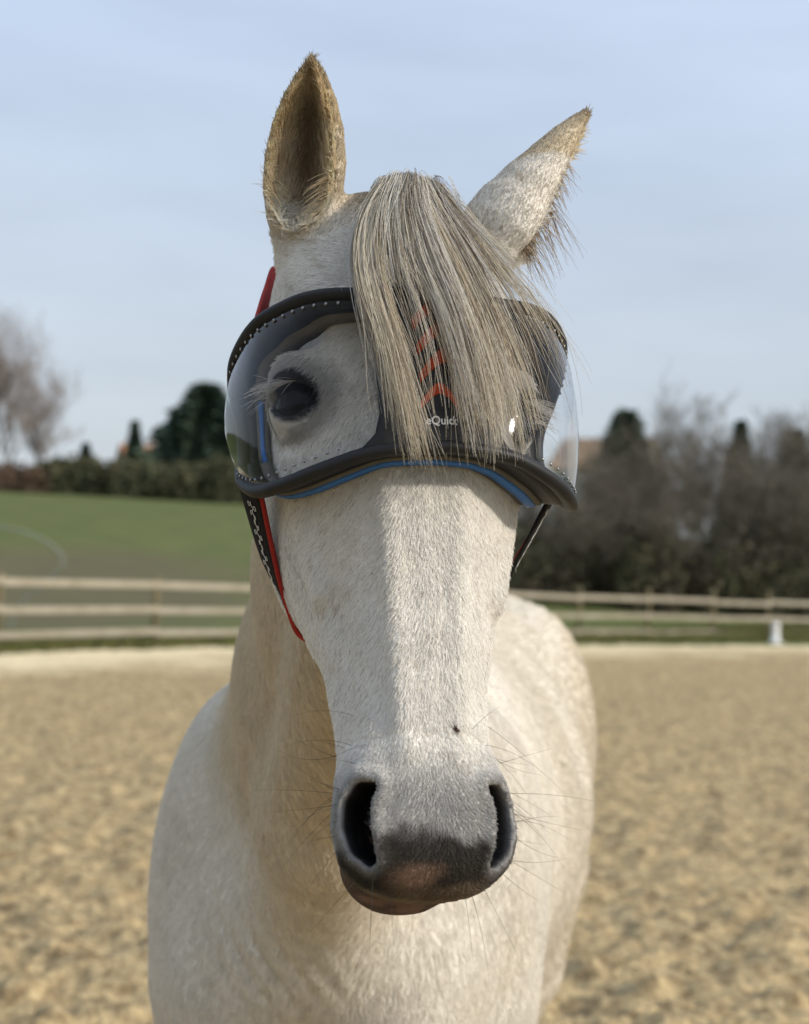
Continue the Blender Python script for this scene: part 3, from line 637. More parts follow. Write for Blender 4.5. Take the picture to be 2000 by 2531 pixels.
def sdf_neck(P):
    p0 = from_head((0.0, -0.10, -0.17)); 
    pts = [p0, (-0.030, 1.66, 1.60), (-0.050, 1.82, 1.47), (-0.066, 2.00, 1.32), (-0.075, 2.20, 1.18), (-0.07, 2.38, 1.10)]
    f = chain(P, pts, [.078, .088, .105, .125, .15, .17], [.115, .145, .175, .205, .22, .20], (1, 0.05, 0), 0.05)
    # windpipe and the long muscle under it
    f = smin(f, chain(P, [from_head((-0.01, 0.05, -0.20)), (-0.045, 1.66, 1.36), (-0.075, 1.86, 1.17), (-0.085, 2.06, 1.00)], [.05, .058, .075, .085], [.05, .058, .07, .08], (1, 0, 0), 0.03), 0.05)
    return f
def sdf_horse(P):
    f = np.full(len(P), 1.0)
    m = P[:, 1] > 1.45
    if m.any(): f[m] = smin(sdf_trunk(P[m]), sdf_neck(P[m]), 0.08)
    q = to_head(P)
    h = (np.abs(q[:, 0]) < 0.22)&(q[:, 1] > -0.33)&(q[:, 1] < 0.56)&(q[:, 2] > -0.36)&(q[:, 2] < 0.12)
    if h.any():
        g = sdf_head(P[h])
        f[h] = smin(f[h], g, 0.035) if True else g
    for k in (0, 1):
        b, ln, t, o, s = EARS[k]
        d = np.linalg.norm(P-(b+t*ln*0.5), axis=1) < 0.16
        if d.any(): f[d] = smin(f[d], sdf_ear(P[d], k), 0.012)
    return f
def axis(segs):
    out = [segs[0][0]]
    for a, b, h0, h1 in segs:
        x = a
        while x < b:
            x += h0+(h1-h0)*(x-a)/(b-a); out.append(x)
    return np.array(out)
def mesh_horse(scale=1.0):
    h = 0.0032*scale
    xs = axis([(-0.50, -0.17, .010*scale, .0045*scale), (-0.17, 0.22, h, h), (0.22, 0.60, .005*scale, .011*scale)])
    ys = axis([(1.10, 1.62, h, h), (1.62, 2.10, .0045*scale, .007*scale), (2.10, 3.95, .008*scale, .016*scale)])
    zs = axis([(0.02, 0.80, .014*scale, .010*scale), (0.80, 1.15, .008*scale, h), (1.15, 2.02, h, h)])
    S = 5
    def pad(a):
        n = -(-(len(a)-1)//S)*S+1
        return np.concatenate([a, a[-1]+(a[-1]-a[-2])*np.arange(1, n-len(a)+1)])
    xs, ys, zs = pad(xs), pad(ys), pad(zs)
    cx, cy, cz = xs[::S], ys[::S], zs[::S]
    G = np.stack(np.meshgrid(cx, cy, cz, indexing='ij'), -1); cs = G.shape[:3]
    fc = np.concatenate([sdf_horse(c) for c in np.array_split(G.reshape(-1, 3), 8)]).reshape(cs)
    dx = np.diff(cx)[:, None, None]; dy = np.diff(cy)[None, :, None]; dz = np.diff(cz)[None, None, :]
    diag = np.sqrt(dx**2+dy**2+dz**2)
    c8 = [fc[i:cs[0]-1+i, j:cs[1]-1+j, k:cs[2]-1+k] for i in (0, 1) for j in (0, 1) for k in (0, 1)]
    mn = np.minimum.reduce([np.abs(c) for c in c8]); mark = mn < diag*0.8
    ci = np.argwhere(mark)
    full = np.repeat(np.repeat(np.repeat(fc, S, 0), S, 1), S, 2)[:len(xs), :len(ys), :len(zs)].astype(np.float32)
    o = np.arange(S+1); OI = np.stack(np.meshgrid(o, o, o, indexing='ij'), -1).reshape(-1, 3)
    flag = np.zeros(full.shape, bool)
    for c in np.array_split(ci, max(1, len(ci)//20000)):
        idx = (c[:, None, :]*S+OI[None]).reshape(-1, 3); flag[idx[:, 0], idx[:, 1], idx[:, 2]] = True
    fi = np.argwhere(flag)
    for c in np.array_split(fi, max(1, len(fi)//400000)):
        P = np.stack([xs[c[:, 0]], ys[c[:, 1]], zs[c[:, 2]]], -1)
        full[c[:, 0], c[:, 1], c[:, 2]] = sdf_horse(P)
    print('sdf grid', full.shape, 'band', len(fi), 't', round(time.time()-T0, 1))
    gr = openvdb.FloatGrid(1.0); gr.copyFromArray(full)
    pts, quads = gr.convertToQuads(0.0)
    P = np.stack([np.interp(pts[:, 0], np.arange(len(xs)), xs), np.interp(pts[:, 1], np.arange(len(ys)), ys), np.interp(pts[:, 2], np.arange(len(zs)), zs)], -1)
    quads = quads.astype(np.int32)
    print('horse mesh', P.shape, quads.shape, round(time.time()-T0, 1))
    return P, quads
# ------------------------------------------------------------------ horse: mesh, colours, eyes, hooves
HP, HQ = mesh_horse(1.12)
def face_normals(P, Q):
    n = np.cross(P[Q[:, 2]]-P[Q[:, 0]], P[Q[:, 3]]-P[Q[:, 1]]); a = np.linalg.norm(n, axis=1); return n/(a[:, None]+1e-12), a*0.5
FN, FA = face_normals(HP, HQ)
def mixc(a, b, t): t = np.clip(t, 0, 1)[:, None]; return np.asarray(a)*(1-t)+np.asarray(b)*t
def sstep(a, b, x): t = np.clip((x-a)/(b-a), 0, 1); return t*t*(3-2*t)
def n3(P, s, o=3): return fbm(P[:, 0]*s+P[:, 1]*s*.7+3.1, P[:, 2]*s-P[:, 1]*s*.6+7.7, o)
def ear_coords(P, k):
    b, ln, t, o, s = EARS[k]; q = P-b; return (q@t)/ln, q@s, q@o, np.interp((q@t)/ln, EAR_S, EAR_W)*ear_scale((q@t)/ln, k)
CREAM = np.array([0.83, 0.80, 0.745])
def coat(P):
    """Colour of the coat at a surface point."""
    n = len(P); C = np.repeat(CREAM[None], n, 0); q = to_head(P); u, v, ww = q.T; au = np.abs(u)
    nz = n3(P, 9.0); nf = n3(P, 60.0, 2)
    C = mixc(C, (0.70, 0.60, 0.44), (nz-.47)*1.0)                                  # straw-coloured stains
    C = mixc(C, (0.70, 0.655, 0.57), sstep(1.5, 2.0, P[:, 1])*.6)
    onhead = (v > -0.26)&(v < 0.46)&(au < 0.2)&(ww > -0.3)&(ww < .1)
    # neck and throat take a stronger yellow-brown tint
    neck = (P[:, 1] > 1.42)&(P[:, 1] < 2.25)&~(onhead&(ww > -.2))
    if neck.any():
        Pn = P[neck]; wn = sstep(-.01, .05, sdf_trunk(Pn)-sdf_neck(Pn))*sstep(0.95, 1.25, Pn[:, 2])
        C[neck] = mixc(C[neck], (0.62, 0.52, 0.36), wn*.85)
    C = mixc(C, (0.64, 0.565, 0.44), sstep(2.3, 3.1, P[:, 1])*(.55+.35*sstep(.42, .6, n3(P, 5))))
    # muzzle
    h = onhead
    jit = (nz-.45)*0.05+(nf-.45)*0.018
    g = sstep(0.285, 0.352, v+jit*1.2); C = np.where(h[:, None], mixc(C, (0.40, 0.39, 0.37), g), C)
    side = sstep(0.034, 0.05, au); dk = sstep(0.3645, 0.3765, v+jit*1.2-0.006*side)
    C = np.where(h[:, None], mixc(C, (0.045, 0.038, 0.031), dk), C)
    lip = sstep(0.404, 0.417, v+jit*.9); C = np.where(h[:, None], mixc(C, (0.24, 0.18, 0.125), lip*.6), C)
    pk = np.hypot((u+0.012+0.7*(v-.40))/0.021, (v-0.4035+.12*np.abs(u+.006))/0.0105)+jit*22; C = np.where((h&(ww > -.06))[:, None], mixc(C, (0.34, 0.215, 0.15), sstep(1.25, .3, pk)*.62), C)
    lowlip = h&(ww < -.056)&(v > .35); C = np.where(lowlip[:, None], mixc(np.repeat([[0.075, 0.05, 0.04]], n, 0), (0.17, 0.105, 0.08), sstep(.45, .58, n3(P, 45))), C)
    # nostrils
    nd = nostril_dist(q); ns = h&(v > .30)&(v < .42)&(ww > -.085)
    b = head_base(q); ins = sstep(0.0045, -0.001, nd)*sstep(0.002, -0.006, b)
    C = np.where(ns[:, None], mixc(C, (0.24, 0.23, 0.22), sstep(.012, .002, nd)*.75), C); C = np.where(ns[:, None], mixc(C, (0.022, 0.02, 0.02), ins), C)
    # dark skin round the eyes
    m = q.copy(); m[:, 0] = au; e = m-EYE_C; a_, b_ = e@EYE_A, e@EYE_B; ed = np.hypot(a_/1.2+.003, b_+0.003)+jit*.25
    near = h&(np.linalg.norm(e, axis=1) < .065); C = np.where(near[:, None], mixc(C, (0.16, 0.15, 0.14), sstep(.046, .028, ed)*.5), C); C = np.where(near[:, None], mixc(C, (0.018, 0.016, 0.015), sstep(.0265, .0225, ed)), C)
    sp = px_head(1120, 1795, -.004); C = np.where((h&(np.hypot((u-sp[0])/.0022, (v-sp[1])/.0036) < 1))[:, None], np.array([.10, .05, .035]), C)          # small scab on the nose
    C = np.where((h&(n3(P*[1, 1, .5], 210, 2) > .62)&(v < .28))[:, None], mixc(C, (.42, .33, .22), np.full(n, .35)), C)                                  # brown flecks
    # ears
    for k in (0, 1):
        a, x, y, r = ear_coords(P, k); on = (a > 0.0)&(a < 1.05)&(np.hypot(x, y) < r*1.9+.004)
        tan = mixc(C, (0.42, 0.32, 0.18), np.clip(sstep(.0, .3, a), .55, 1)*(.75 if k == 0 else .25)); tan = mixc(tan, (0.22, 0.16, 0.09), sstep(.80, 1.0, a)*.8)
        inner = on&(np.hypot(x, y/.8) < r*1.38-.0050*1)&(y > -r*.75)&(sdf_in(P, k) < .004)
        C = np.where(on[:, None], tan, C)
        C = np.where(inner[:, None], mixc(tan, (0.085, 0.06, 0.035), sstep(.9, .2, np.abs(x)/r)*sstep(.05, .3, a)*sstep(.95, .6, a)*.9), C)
    return np.clip(C*(0.93+0.14*nf[:, None]), 0.01, .85)
def sdf_in(P, k):
    """Distance to the hollow of the ear (negative inside)."""
    b, ln, t, o, s = EARS[k]; q = P-b; a = (q@t)/ln; x = q@s; y = q@o; bend = EAR_BEND[k]
    x = x-bend[0]*(np.clip(a, 0, 1.1)**2)*ln; y = y-bend[1]*np.clip(a, 0, 1.1)**2*ln
    r = np.interp(a, EAR_S, EAR_W)*ear_scale(a, k); rr = np.maximum(r, 1e-3); ri = np.maximum(rr-.0055, 1e-4)*np.clip((a-.03)/.16, 0, 1)**.5
    return np.sqrt((x/.98)**2+((y-.55*rr)/1.25)**2)-ri
M_skin = mat('horse_coat', (0.6, 0.55, 0.45), 0.75, 0.25, attr='tint', bump=(260, .35, .003))
M_hair = bpy.data.materials.new('horse_hair'); M_hair.use_nodes = True
n_ = M_hair.node_tree.nodes; l_ = M_hair.node_tree.links.new; n_.clear()
ho = n_.new('ShaderNodeOutputMaterial'); ha = n_.new('ShaderNodeAttribute'); ha.attribute_name = 'tint'; hd = n_.new('ShaderNodeBsdfPrincipled'); ht = n_.new('ShaderNodeBsdfTranslucent'); hm = n_.new('ShaderNodeMixShader'); hm.inputs[0].default_value = 0.30
hd.inputs['Roughness'].default_value = 0.55; hd.inputs['Specular IOR Level'].default_value = 0.35
l_(ha.outputs['Color'], hd.inputs['Base Color']); l_(ha.outputs['Color'], ht.inputs['Color']); l_(hd.outputs[0], hm.inputs[1]); l_(ht.outputs[0], hm.inputs[2]); l_(hm.outputs[0], ho.inputs[0])
HORSE_O = tb(0, 0.75, 0)
horse = mesh_np('horse', HP-HORSE_O, HQ, M_skin); horse.location = HORSE_O
tag(horse, 'white horse with a grey muzzle facing the camera, wearing a clear visor', 'horse')
set_color(horse, 'tint', np.concatenate([coat(c) for c in np.array_split(HP, 6)]))
print('horse coloured', round(time.time()-T0, 1))
def child(o):                                           # keep world placement under the horse's origin
    o.parent = horse; o.location = Vector(o.location)-Vector(HORSE_O); return o
def uv_ball(c, r, axis_, mt, name, seg=32):
    bm = bmesh.new(); bmesh.ops.create_uvsphere(bm, u_segments=seg, v_segments=seg//2, radius=r); me = bpy.data.meshes.new(name); bm.to_mesh(me); bm.free()
    for p in me.polygons: p.use_smooth = True
    me.materials.append(mt); o = link(name, me); o.location = c; o.rotation_euler = Vector(axis_).to_track_quat('Z', 'Y').to_euler(); return o
M_eye = bpy.data.materials.new('eyeball'); M_eye.use_nodes = True
en = M_eye.node_tree.nodes; el = M_eye.node_tree.links.new; eb = en['Principled BSDF']; etc = en.new('ShaderNodeTexCoord'); es = en.new('ShaderNodeSeparateXYZ'); el(etc.outputs['Object'], es.inputs[0])
er = en.new('ShaderNodeMapRange'); er.inputs['From Min'].default_value = 0.003; er.inputs['From Max'].default_value = 0.0075; el(es.outputs['Z'], er.inputs['Value'])
em = en.new('ShaderNodeMix'); em.data_type = 'RGBA'; em.inputs[6].default_value = (0.03, 0.02, 0.016, 1); em.inputs[7].default_value = (0.006, 0.004, 0.003, 1); el(er.outputs[0], em.inputs[0]); el(em.outputs[2], eb.inputs['Base Color'])
eb.inputs['Roughness'].default_value = 0.08; eb.inputs['Specular IOR Level'].default_value = 0.12
for sx in (-1, 1):
    nrm = (EYE_N*[sx, 1, 1])@HM; child(uv_ball(from_head(EYE_C*[sx, 1, 1]), EYE_R-.0008, nrm, M_eye, 'eye'))
M_hoof = mat('hoof_horn', (0.09, 0.075, 0.06), .6, .3, noise=(20, .6, (.05, .04, .03)))
for x, s in ((-.132, .18), (.132, .18), (-.15, 1.51), (.15, 1.51)):
    q = tb(x, s, 0.02); a = np.arange(20)/20*6.2832; Pn = []
    for z, r, dy in ((0, .066, -.012), (.012, .068, -.012), (.07, .052, .006), (.085, .046, .010)): Pn += [(np.cos(t)*r*.92*1.0, np.sin(t)*r*1.08+dy, z) for t in a]
    Pn += [(0, -.01, 0), (0, .01, .085)]; Fn = [[i*20+k, i*20+(k+1) % 20, (i+1)*20+(k+1) % 20, (i+1)*20+k] for i in range(3) for k in range(20)]+[[80, (k+1) % 20, k, k] for k in range(20)]+[[81, 60+k, 60+(k+1) % 20, 60+(k+1) % 20] for k in range(20)]
    o = quads_ok('hoof', np.array(Pn), np.array(Fn), M_hoof); o.location = q; child(o)

# ------------------------------------------------------------------ coat hair
FC = HP[HQ].mean(1)
def scatter(n, weight):
    wt = FA*weight; c = np.cumsum(wt); f = np.searchsorted(c, rng.random(n)*c[-1]); f = np.clip(f, 0, len(FA)-1)
    a, b = rng.random((n, 1)), rng.random((n, 1)); Q = HP[HQ[f]]
    P = (Q[:, 0]*(1-a)+Q[:, 1]*a)*(1-b)+(Q[:, 3]*(1-a)+Q[:, 2]*a)*b
    return P, FN[f]
VIEW = CAM-FC; VIEW /= np.linalg.norm(VIEW, axis=1)[:, None]; FACE = (FN*VIEW).sum(1)
hq = to_head(FC)
# which head faces: nearer the head surface than the neck
fh = np.full(len(FC), 9.0); mh = (np.abs(hq[:, 0]) < .2)&(hq[:, 1] > -.3)&(hq[:, 1] < .5)&(hq[:, 2] > -.34)&(hq[:, 2] < .1); fh[mh] = head_base(hq[mh])
HEADF = (np.abs(fh) < .02)&(hq[:, 2] > -.24)
EARF = np.zeros((2, len(FC)), bool)
for k in (0, 1):
    a, x, y, r = ear_coords(FC, k); EARF[k] = (a > .02)&(a < 1.05)&(np.hypot(x, y) < r*2.0+.004)
EARA = EARF.any(0); HEADF &= ~EARA
nd_all = np.full(len(FC), 9.0); nd_all[HEADF] = nostril_dist(hq[HEADF]); mm_ = hq.copy(); mm_[:, 0] = np.abs(mm_[:, 0]); eyed = np.linalg.norm(mm_-EYE_C, axis=1)
_ev = mm_-EYE_C; EYEB = (eyed < .042)&(np.hypot((_ev@EYE_A)/1.25, _ev@EYE_B) < .0225)&(_ev@EYE_N > 0)
EYEB |= eyed < .0325
bald = (HEADF&(nd_all < .002)&(hq[:, 1] > .3)&(hq[:, 2] > -.085))|EYEB|(HEADF&(hq[:, 1] > .36)&(hq[:, 2] < -.042))
def strands(P, N, D, length, lift, k=4, curl=.25, jit=.22):
    n = len(P); D = D+rng.normal(0, jit, (n, 3)); T = D-N*(D*N).sum(1)[:, None]; T /= np.linalg.norm(T, axis=1)[:, None]+1e-9
    L_ = np.asarray(length).reshape(-1, 1)*np.ones((n, 1)); li = np.asarray(lift).reshape(-1, 1)*np.ones((n, 1)); pts = [P-N*.001]
    for i in range(1, k):
        s = i/(k-1); pts.append(P+T*L_*s+N*L_*(li*s-curl*li*s*s))
    return np.stack(pts, 1)
def head_flow(P):
    q = to_head(P); u, v, ww = q.T; c = np.clip(np.abs(u)/.05, 0, 1)*np.sign(u)
    D = np.stack([c*.75*np.clip((ww+.14)/.1, -.2, 1), np.ones(len(P)), -.15*np.ones(len(P))], -1)
    sw = 0.9*(n3(P, 16)-.47); D[:, 0] += sw
    up = v < -.02; D[up, 1] = np.where(v[up] < -.10, -.1, .8)                       # whorl between the eyes
    mz = sstep(.30, .36, v); D[:, 0] += c*1.1*mz
    return D@HM
def body_flow(P):
    s = (P-BO)@BD; x = (P-BO)@BX; t = sstep(.0, .5, s)[:, None]
    D = np.array([0, -.15, -1.0])*(1-t)+(BD*.75+np.array([0, 0, -.65]))*t
    D = D+BX*(np.sign(x)*np.clip(np.abs(x)/.15, 0, 1)*.35)[:, None]*(1-t)
    return D+0.7*(n3(P, 7)-.47)[:, None]*BX
def tints(P, dark=.10, amt=.55, var=.10):
    C = coat(P); n = len(P); C = C*(1+rng.normal(0, var, (n, 1))); d = rng.random(n) < dark; C[d] = C[d]*(1-amt)+np.array([.20, .145, .09])*amt*np.clip(C[d, :1]/.6, .1, 1); return np.clip(C, .008, .9)
vis = np.clip((FACE+.30)*8, 0, 1)
W = vis*HEADF*~bald; P, N = scatter(185000, W); q = to_head(P); ln = np.where(q[:, 1] > .39, .0028, np.where(q[:, 1] > .29, .0042, .0070))*(.7+.6*rng.random(len(P))); ln = np.where(q[:, 2] < -.13, ln*1.6, ln); ln = ln*np.where((q[:, 1] > .31), np.clip(.35+nostril_dist(q)/.02, .35, 1), 1)
hair('face_coat', strands(P, N, head_flow(P), ln, .35), np.array([.00022, .00022, .00018, .00007]), tints(P, .06, .5, .07)*1.08, M_hair, horse).location = -HORSE_O
BODYF = ~HEADF&~EARA&~((hq[:, 1] > .28)&(hq[:, 2] > -.14)&(FC[:, 1] < 1.45))
front = BODYF&(FC[:, 1] < 2.75)&(FC[:, 2] > .72); W = vis*front*np.where(FC[:, 1] < 2.3, 1.0, .45); P, N = scatter(190000, W)
hair('body_coat', strands(P, N, body_flow(P), .012*(.6+.8*rng.random(len(P))), .24, jit=.14), np.array([.00032, .00032, .00026, .0001]), tints(P, .04, .35, .06)*1.08, M_hair, horse).location = -HORSE_O
rear = BODYF&(FC[:, 1] >= 2.6)&(FC[:, 2] > .6); P, N = scatter(30000, vis*rear)
hair('rump_coat', strands(P, N, body_flow(P), .016*(.6+.8*rng.random(len(P))), .25, jit=.14), np.array([.0006, .0006, .0005, .0002]), tints(P, .05, .4, .06), M_hair, horse).location = -HORSE_O
print('coat', round(time.time()-T0, 1))
# ears: short outside, long soft hair within
for k in (0, 1):
    b, ln_, t_, o_, s_ = EARS[k]
    P, N = scatter(32000, EARF[k]*np.where(sdf_in(FC, k) < .003, 5.0, 1.0)); si = sdf_in(P, k); ins = si < .0025; a, x, y, r = ear_coords(P, k)
    D = np.repeat(t_[None], len(P), 0)*1.0+s_*(x/r)[:, None]*.08
    L_ = .0050*(.6+.8*rng.random(len(P))); L_[ins] = (.028*(.5+rng.random(ins.sum())))*np.clip(1.15-a[ins], .25, 1)*np.where(np.abs(x[ins])/r[ins] > .72, .4, 1)*np.clip(a[ins]/.28, .4, 1); lift = np.where(ins, .45, .18)
    D[ins] = t_*.75+o_*.25-s_*np.sign(x[ins])[:, None]*.30+rng.normal(0, .22, (ins.sum(), 3))
    C = tints(P, .1, .5, .15); C[ins] = np.clip(C[ins]*1.25+np.array([.34, .26, .15])*rng.random((ins.sum(), 1))*np.clip((np.abs(x[ins]+.12*r[ins])/r[ins])**1.7*1.6, .12, 1)[:, None], 0, .8)
    hair('ear_coat', strands(P, N, D, L_, lift, 5, .3, .25), np.array([.0003, .0003, .00028, .0002, .00007]), C, M_hair, horse).location = -HORSE_O
    # tufts: along the rim and out of the base
    n = 260 if k == 0 else 420; a = .06+(.34 if k == 0 else .6)*rng.random(n)**1.2; sd = np.where(rng.random(n) < (.35 if k == 0 else .30), -1, 1); r = np.interp(a, EAR_S, EAR_W)*ear_scale(a, k)
    root = b+t_*(a*ln_)[:, None]+s_*(sd*r*.86)[:, None]+o_*(r*.34)[:, None]
    if k == 0: d = o_*.5-s_*(sd*.75)[:, None]-t_*.25
    else: d = o_*1.0+s_*(sd*.15)[:, None]-t_*.35
    d = d+rng.normal(0, .22, (n, 3)); L_ = (.016 if k == 0 else .024)*(.5+rng.random(n))*np.where(a < .4, 1.2, .6); tt = np.linspace(0, 1, 6)
    pts = root[:, None]+d[:, None]*(L_[:, None]*tt)[..., None]-np.array([0, 0, 1.0])*(L_[:, None]*.35*tt**2)[..., None]
    C = np.array([.58, .46, .29])*(.6+.5*rng.random((n, 1))) if k == 0 else np.array([.42, .30, .18])*(.35+.8*rng.random((n, 1)))
    hair('ear_tuft', pts, .00032*(1-.8*tt), C, M_hair, horse).location = -HORSE_O
# whiskers
wk = []
def whisker(P0, D, L_, sag): 
    tt = np.linspace(0, 1, 8); wk.append(P0+np.outer(tt*L_, D/np.linalg.norm(D))+np.outer(tt**2*L_*sag, [0, 0, -1]))
cand = HEADF&~bald&(hq[:, 1] > .27)&(np.abs(hq[:, 0]) > .028)&(hq[:, 2] < .0)&(hq[:, 2] > -.10)
Pw, Nw = scatter(75, cand*np.where(hq[:, 1] > .33, 1, .2))
for p, n in zip(Pw, Nw):
    if n@((CAM-p)/np.linalg.norm(CAM-p)) > .75: continue
    whisker(p, n*1.0+HM[1]*.25+rng.normal(0, .28, 3), .028+.045*rng.random(), .25*rng.normal()+.1)
hair('whiskers', np.array(wk), .00017*(1-.75*np.linspace(0, 1, 8)), np.repeat([[.035, .028, .022]], len(wk), 0), M_hair, horse).location = -HORSE_O
# lashes
ls = []
for sx in (-1, 1):
    for i in range(90):
        a = -.004+.031*rng.random(); aa = a; top = -.0165*math.sqrt(max(0, 1-(min(aa, .0264)/.0265)**2)); z = math.sqrt(max(0, (EYE_R+.003)**2-aa*aa-top*top))
        p = EYE_C+EYE_A*aa+EYE_B*top+EYE_N*z; d = EYE_N*.55+EYE_A*(.55+.3*rng.normal())+EYE_B*(.12+.15*rng.normal()); d /= np.linalg.norm(d); L_ = .014+.016*rng.random(); tt = np.linspace(0, 1, 6)
        c = p+np.outer(tt*L_, d)+np.outer(tt**2*L_*.35, EYE_B); ls.append(from_head(c*[sx, 1, 1]))
hair('eyelashes', np.array(ls), .00028*(1-.7*np.linspace(0, 1, 6)), np.repeat([[.62, .58, .52]], len(ls), 0)*(.7+.4*rng.random((len(ls), 1))), M_hair, horse).location = -HORSE_O
# ------------------------------------------------------------------ visor (goggle mask)
_gr, _gy = R(-2.0), R(-1.0)
GM = np.array([[math.cos(_gr), math.sin(_gr), 0], [-math.sin(_gr), math.cos(_gr), 0], [0, 0, 1]])@np.array([[math.cos(_gy), 0, math.sin(_gy)], [0, 1, 0], [-math.sin(_gy), 0, math.cos(_gy)]])
def gog(g): return from_head(np.asarray(g, float)@GM+np.array([.008, 0, 0]))
def gog_dir(d): return (np.asarray(d, float)@GM)@HM
TOPP = np.array([(0, -6.8, 4.25), (-2.4, -6.75, 4.05), (-5.5, -6.65, 3.5), (-8.5, -6.9, 2.6), (-10.6, -7.1, 1.2), (-12.3, -7.1, -.8), (-13.7, -7.0, -3.2), (-14.5, -6.5, -5.8), (-14.9, -5.6, -8.3), (-14.7, -4.2, -10.2)])/100
BOTP = np.array([(0, 7.3, 4.3), (-2.0, 7.35, 4.1), (-3.9, 7.4, 3.7), (-6.4, 7.6, 2.9), (-9.9, 8.3, .8), (-12.2, 8.4, -2.0), (-13.7, 7.7, -5.2), (-14.3, 5.6, -8.4), (-14.2, 3.9, -10.0)])/100
REAR = np.array([(-14.7, -4.2, -10.2), (-14.0, -2.2, -11.4), (-13.7, 0, -11.7), (-13.8, 2.0, -11.3), (-14.2, 3.9, -10.0)])/100
TOPS, BOTS = spline(TOPP, 60), spline(BOTP, 60)
half = np.concatenate([TOPS, spline(REAR, 16)[1:-1], BOTS[::-1]])
loop = np.concatenate([half, (half[1:-1]*[-1, 1, 1])[::-1]])
VIS = empty('horse_visor', tuple(gog((0, 0, .04)))); VO = np.array(VIS.location)
tag(VIS, 'clear domed visor with black padded rim strapped over the horse\'s eyes', 'visor')
def vpart(name, P, F, mt, parent=VIS, smooth=True): return quads_ok(name, np.asarray(P)-VO, F, mt, parent, smooth)
M_rub = mat('black_neoprene', (0.011, 0.011, 0.012), .55, .35, noise=(60, .5, (.02, .02, .021)), bump=(500, .25, .001))
M_foam = mat('grey_foam', (0.15, 0.14, 0.125), .9, .15, noise=(90, .6, (.10, .095, .085)), bump=(400, .4, .002))
M_blue = mat('blue_piping', (0.045, 0.16, 0.45), .5, .3, noise=(80, .4, (.04, .13, .36)))
M_red = mat('orange_red_mesh', (0.60, 0.085, 0.025), .7, .2, noise=(700, .9, (.25, .03, .015)))
M_redw = mat('red_webbing', (0.42, 0.035, 0.025), .75, .2, noise=(300, .7, (.25, .02, .02)), bump=(500, .5, .001))
M_strap = mat('black_webbing', (0.014, 0.013, 0.013), .8, .2, bump=(600, .5, .001))
M_white = mat('white_print', (0.70, 0.70, 0.68), .6, .3)
M_rivet = mat('steel_rivet', (0.30, 0.30, 0.30), .35, .5, metal=1.0)
M_lens = bpy.data.materials.new('tinted_visor_lens'); M_lens.use_nodes = True
ln_ = M_lens.node_tree.nodes; ll = M_lens.node_tree.links.new; ln_.clear()
lo = ln_.new('ShaderNodeOutputMaterial'); tr_ = ln_.new('ShaderNodeBsdfTransparent'); gl = ln_.new('ShaderNodeBsdfGlossy'); lm = ln_.new('ShaderNodeMixShader'); lw = ln_.new('ShaderNodeLayerWeight'); lr = ln_.new('ShaderNodeMapRange')
tr_.inputs[0].default_value = (.95, .955, .96, 1); gl.inputs['Roughness'].default_value = .07; gl.inputs[0].default_value = (.97, .98, 1, 1)
lw.inputs['Blend'].default_value = .5; pw = ln_.new('ShaderNodeMath'); pw.operation = 'POWER'; pw.inputs[1].default_value = 3.5; ll(lw.outputs['Facing'], pw.inputs[0])
lr.inputs['To Min'].default_value = .005; lr.inputs['To Max'].default_value = .80; ll(pw.outputs[0], lr.inputs['Value']); ll(lr.outputs[0], lm.inputs[0]); ll(tr_.outputs[0], lm.inputs[1]); ll(gl.outputs[0], lm.inputs[2]); ll(lm.outputs[0], lo.inputs[0])

def at_u(path, u):
    """Point on a half path (sorted by |u|, first part) at lateral distance |u|."""
    k = np.argmax(-path[:, 0]); i = np.arange(k+1); return np.stack([np.interp(np.abs(u), -path[i, 0], path[i, c]) for c in range(3)], -1)
# strip and lens share one skin: s runs from the midline to the rear end, t from top to bottom
def arc(path):
    d = np.concatenate([[0], np.cumsum(np.linalg.norm(np.diff(path, axis=0), axis=1))]); return d/d[-1]
AT, AB = arc(TOPS), arc(BOTS)
def skin(s, t, off=0.0, side=-1):
    s = np.asarray(s, float); t = np.asarray(t, float)
    a = np.stack([np.interp(s, AT, TOPS[:, c]) for c in range(3)], -1); b = np.stack([np.interp(s, AB, BOTS[:, c]) for c in range(3)], -1)
    m = a*(1-t[..., None])+b*t[..., None]; c = m*[1, 0, 1]-np.array([0, 0, -.045]); n = c/(np.linalg.norm(c, axis=-1)[..., None]+1e-9)
    bulge = (0.005+.007*sstep(.05, .5, s))*(4*t*(1-t))**.8
    p = m+n*(bulge+off)[..., None]; p = p*[1, 1, 1]
    if side > 0: p = p*[-1, 1, 1]
    return p
def grid_faces(n, m): i = (np.arange(n-1)[:, None]*m+np.arange(m-1)[None]).ravel(); return np.stack([i, i+1, i+m+1, i+m], 1)
def sheet_solid(Pn, Po):
    """Two grids (n, m, 3) closed into a thin solid."""
    n, m = Pn.shape[:2]; P = np.concatenate([Pn.reshape(-1, 3), Po.reshape(-1, 3)]); F = [grid_faces(n, m), grid_faces(n, m)[:, ::-1]+n*m]
    idx = np.arange(n*m).reshape(n, m); ed = np.concatenate([idx[0, :], idx[1:, -1], idx[-1, -2::-1], idx[-2:0:-1, 0]]); e2 = np.roll(ed, -1)
    F.append(np.stack([ed, ed+n*m, e2+n*m, e2], 1)); return P, np.concatenate(F)
def hw(t, side=-1): return (1.0 if side < 0 else .74)*np.interp(t, [0, .3, .55, .8, .92, 1], [.27, .235, .215, .215, .235, .30])         # strip's edge as a share of the half length
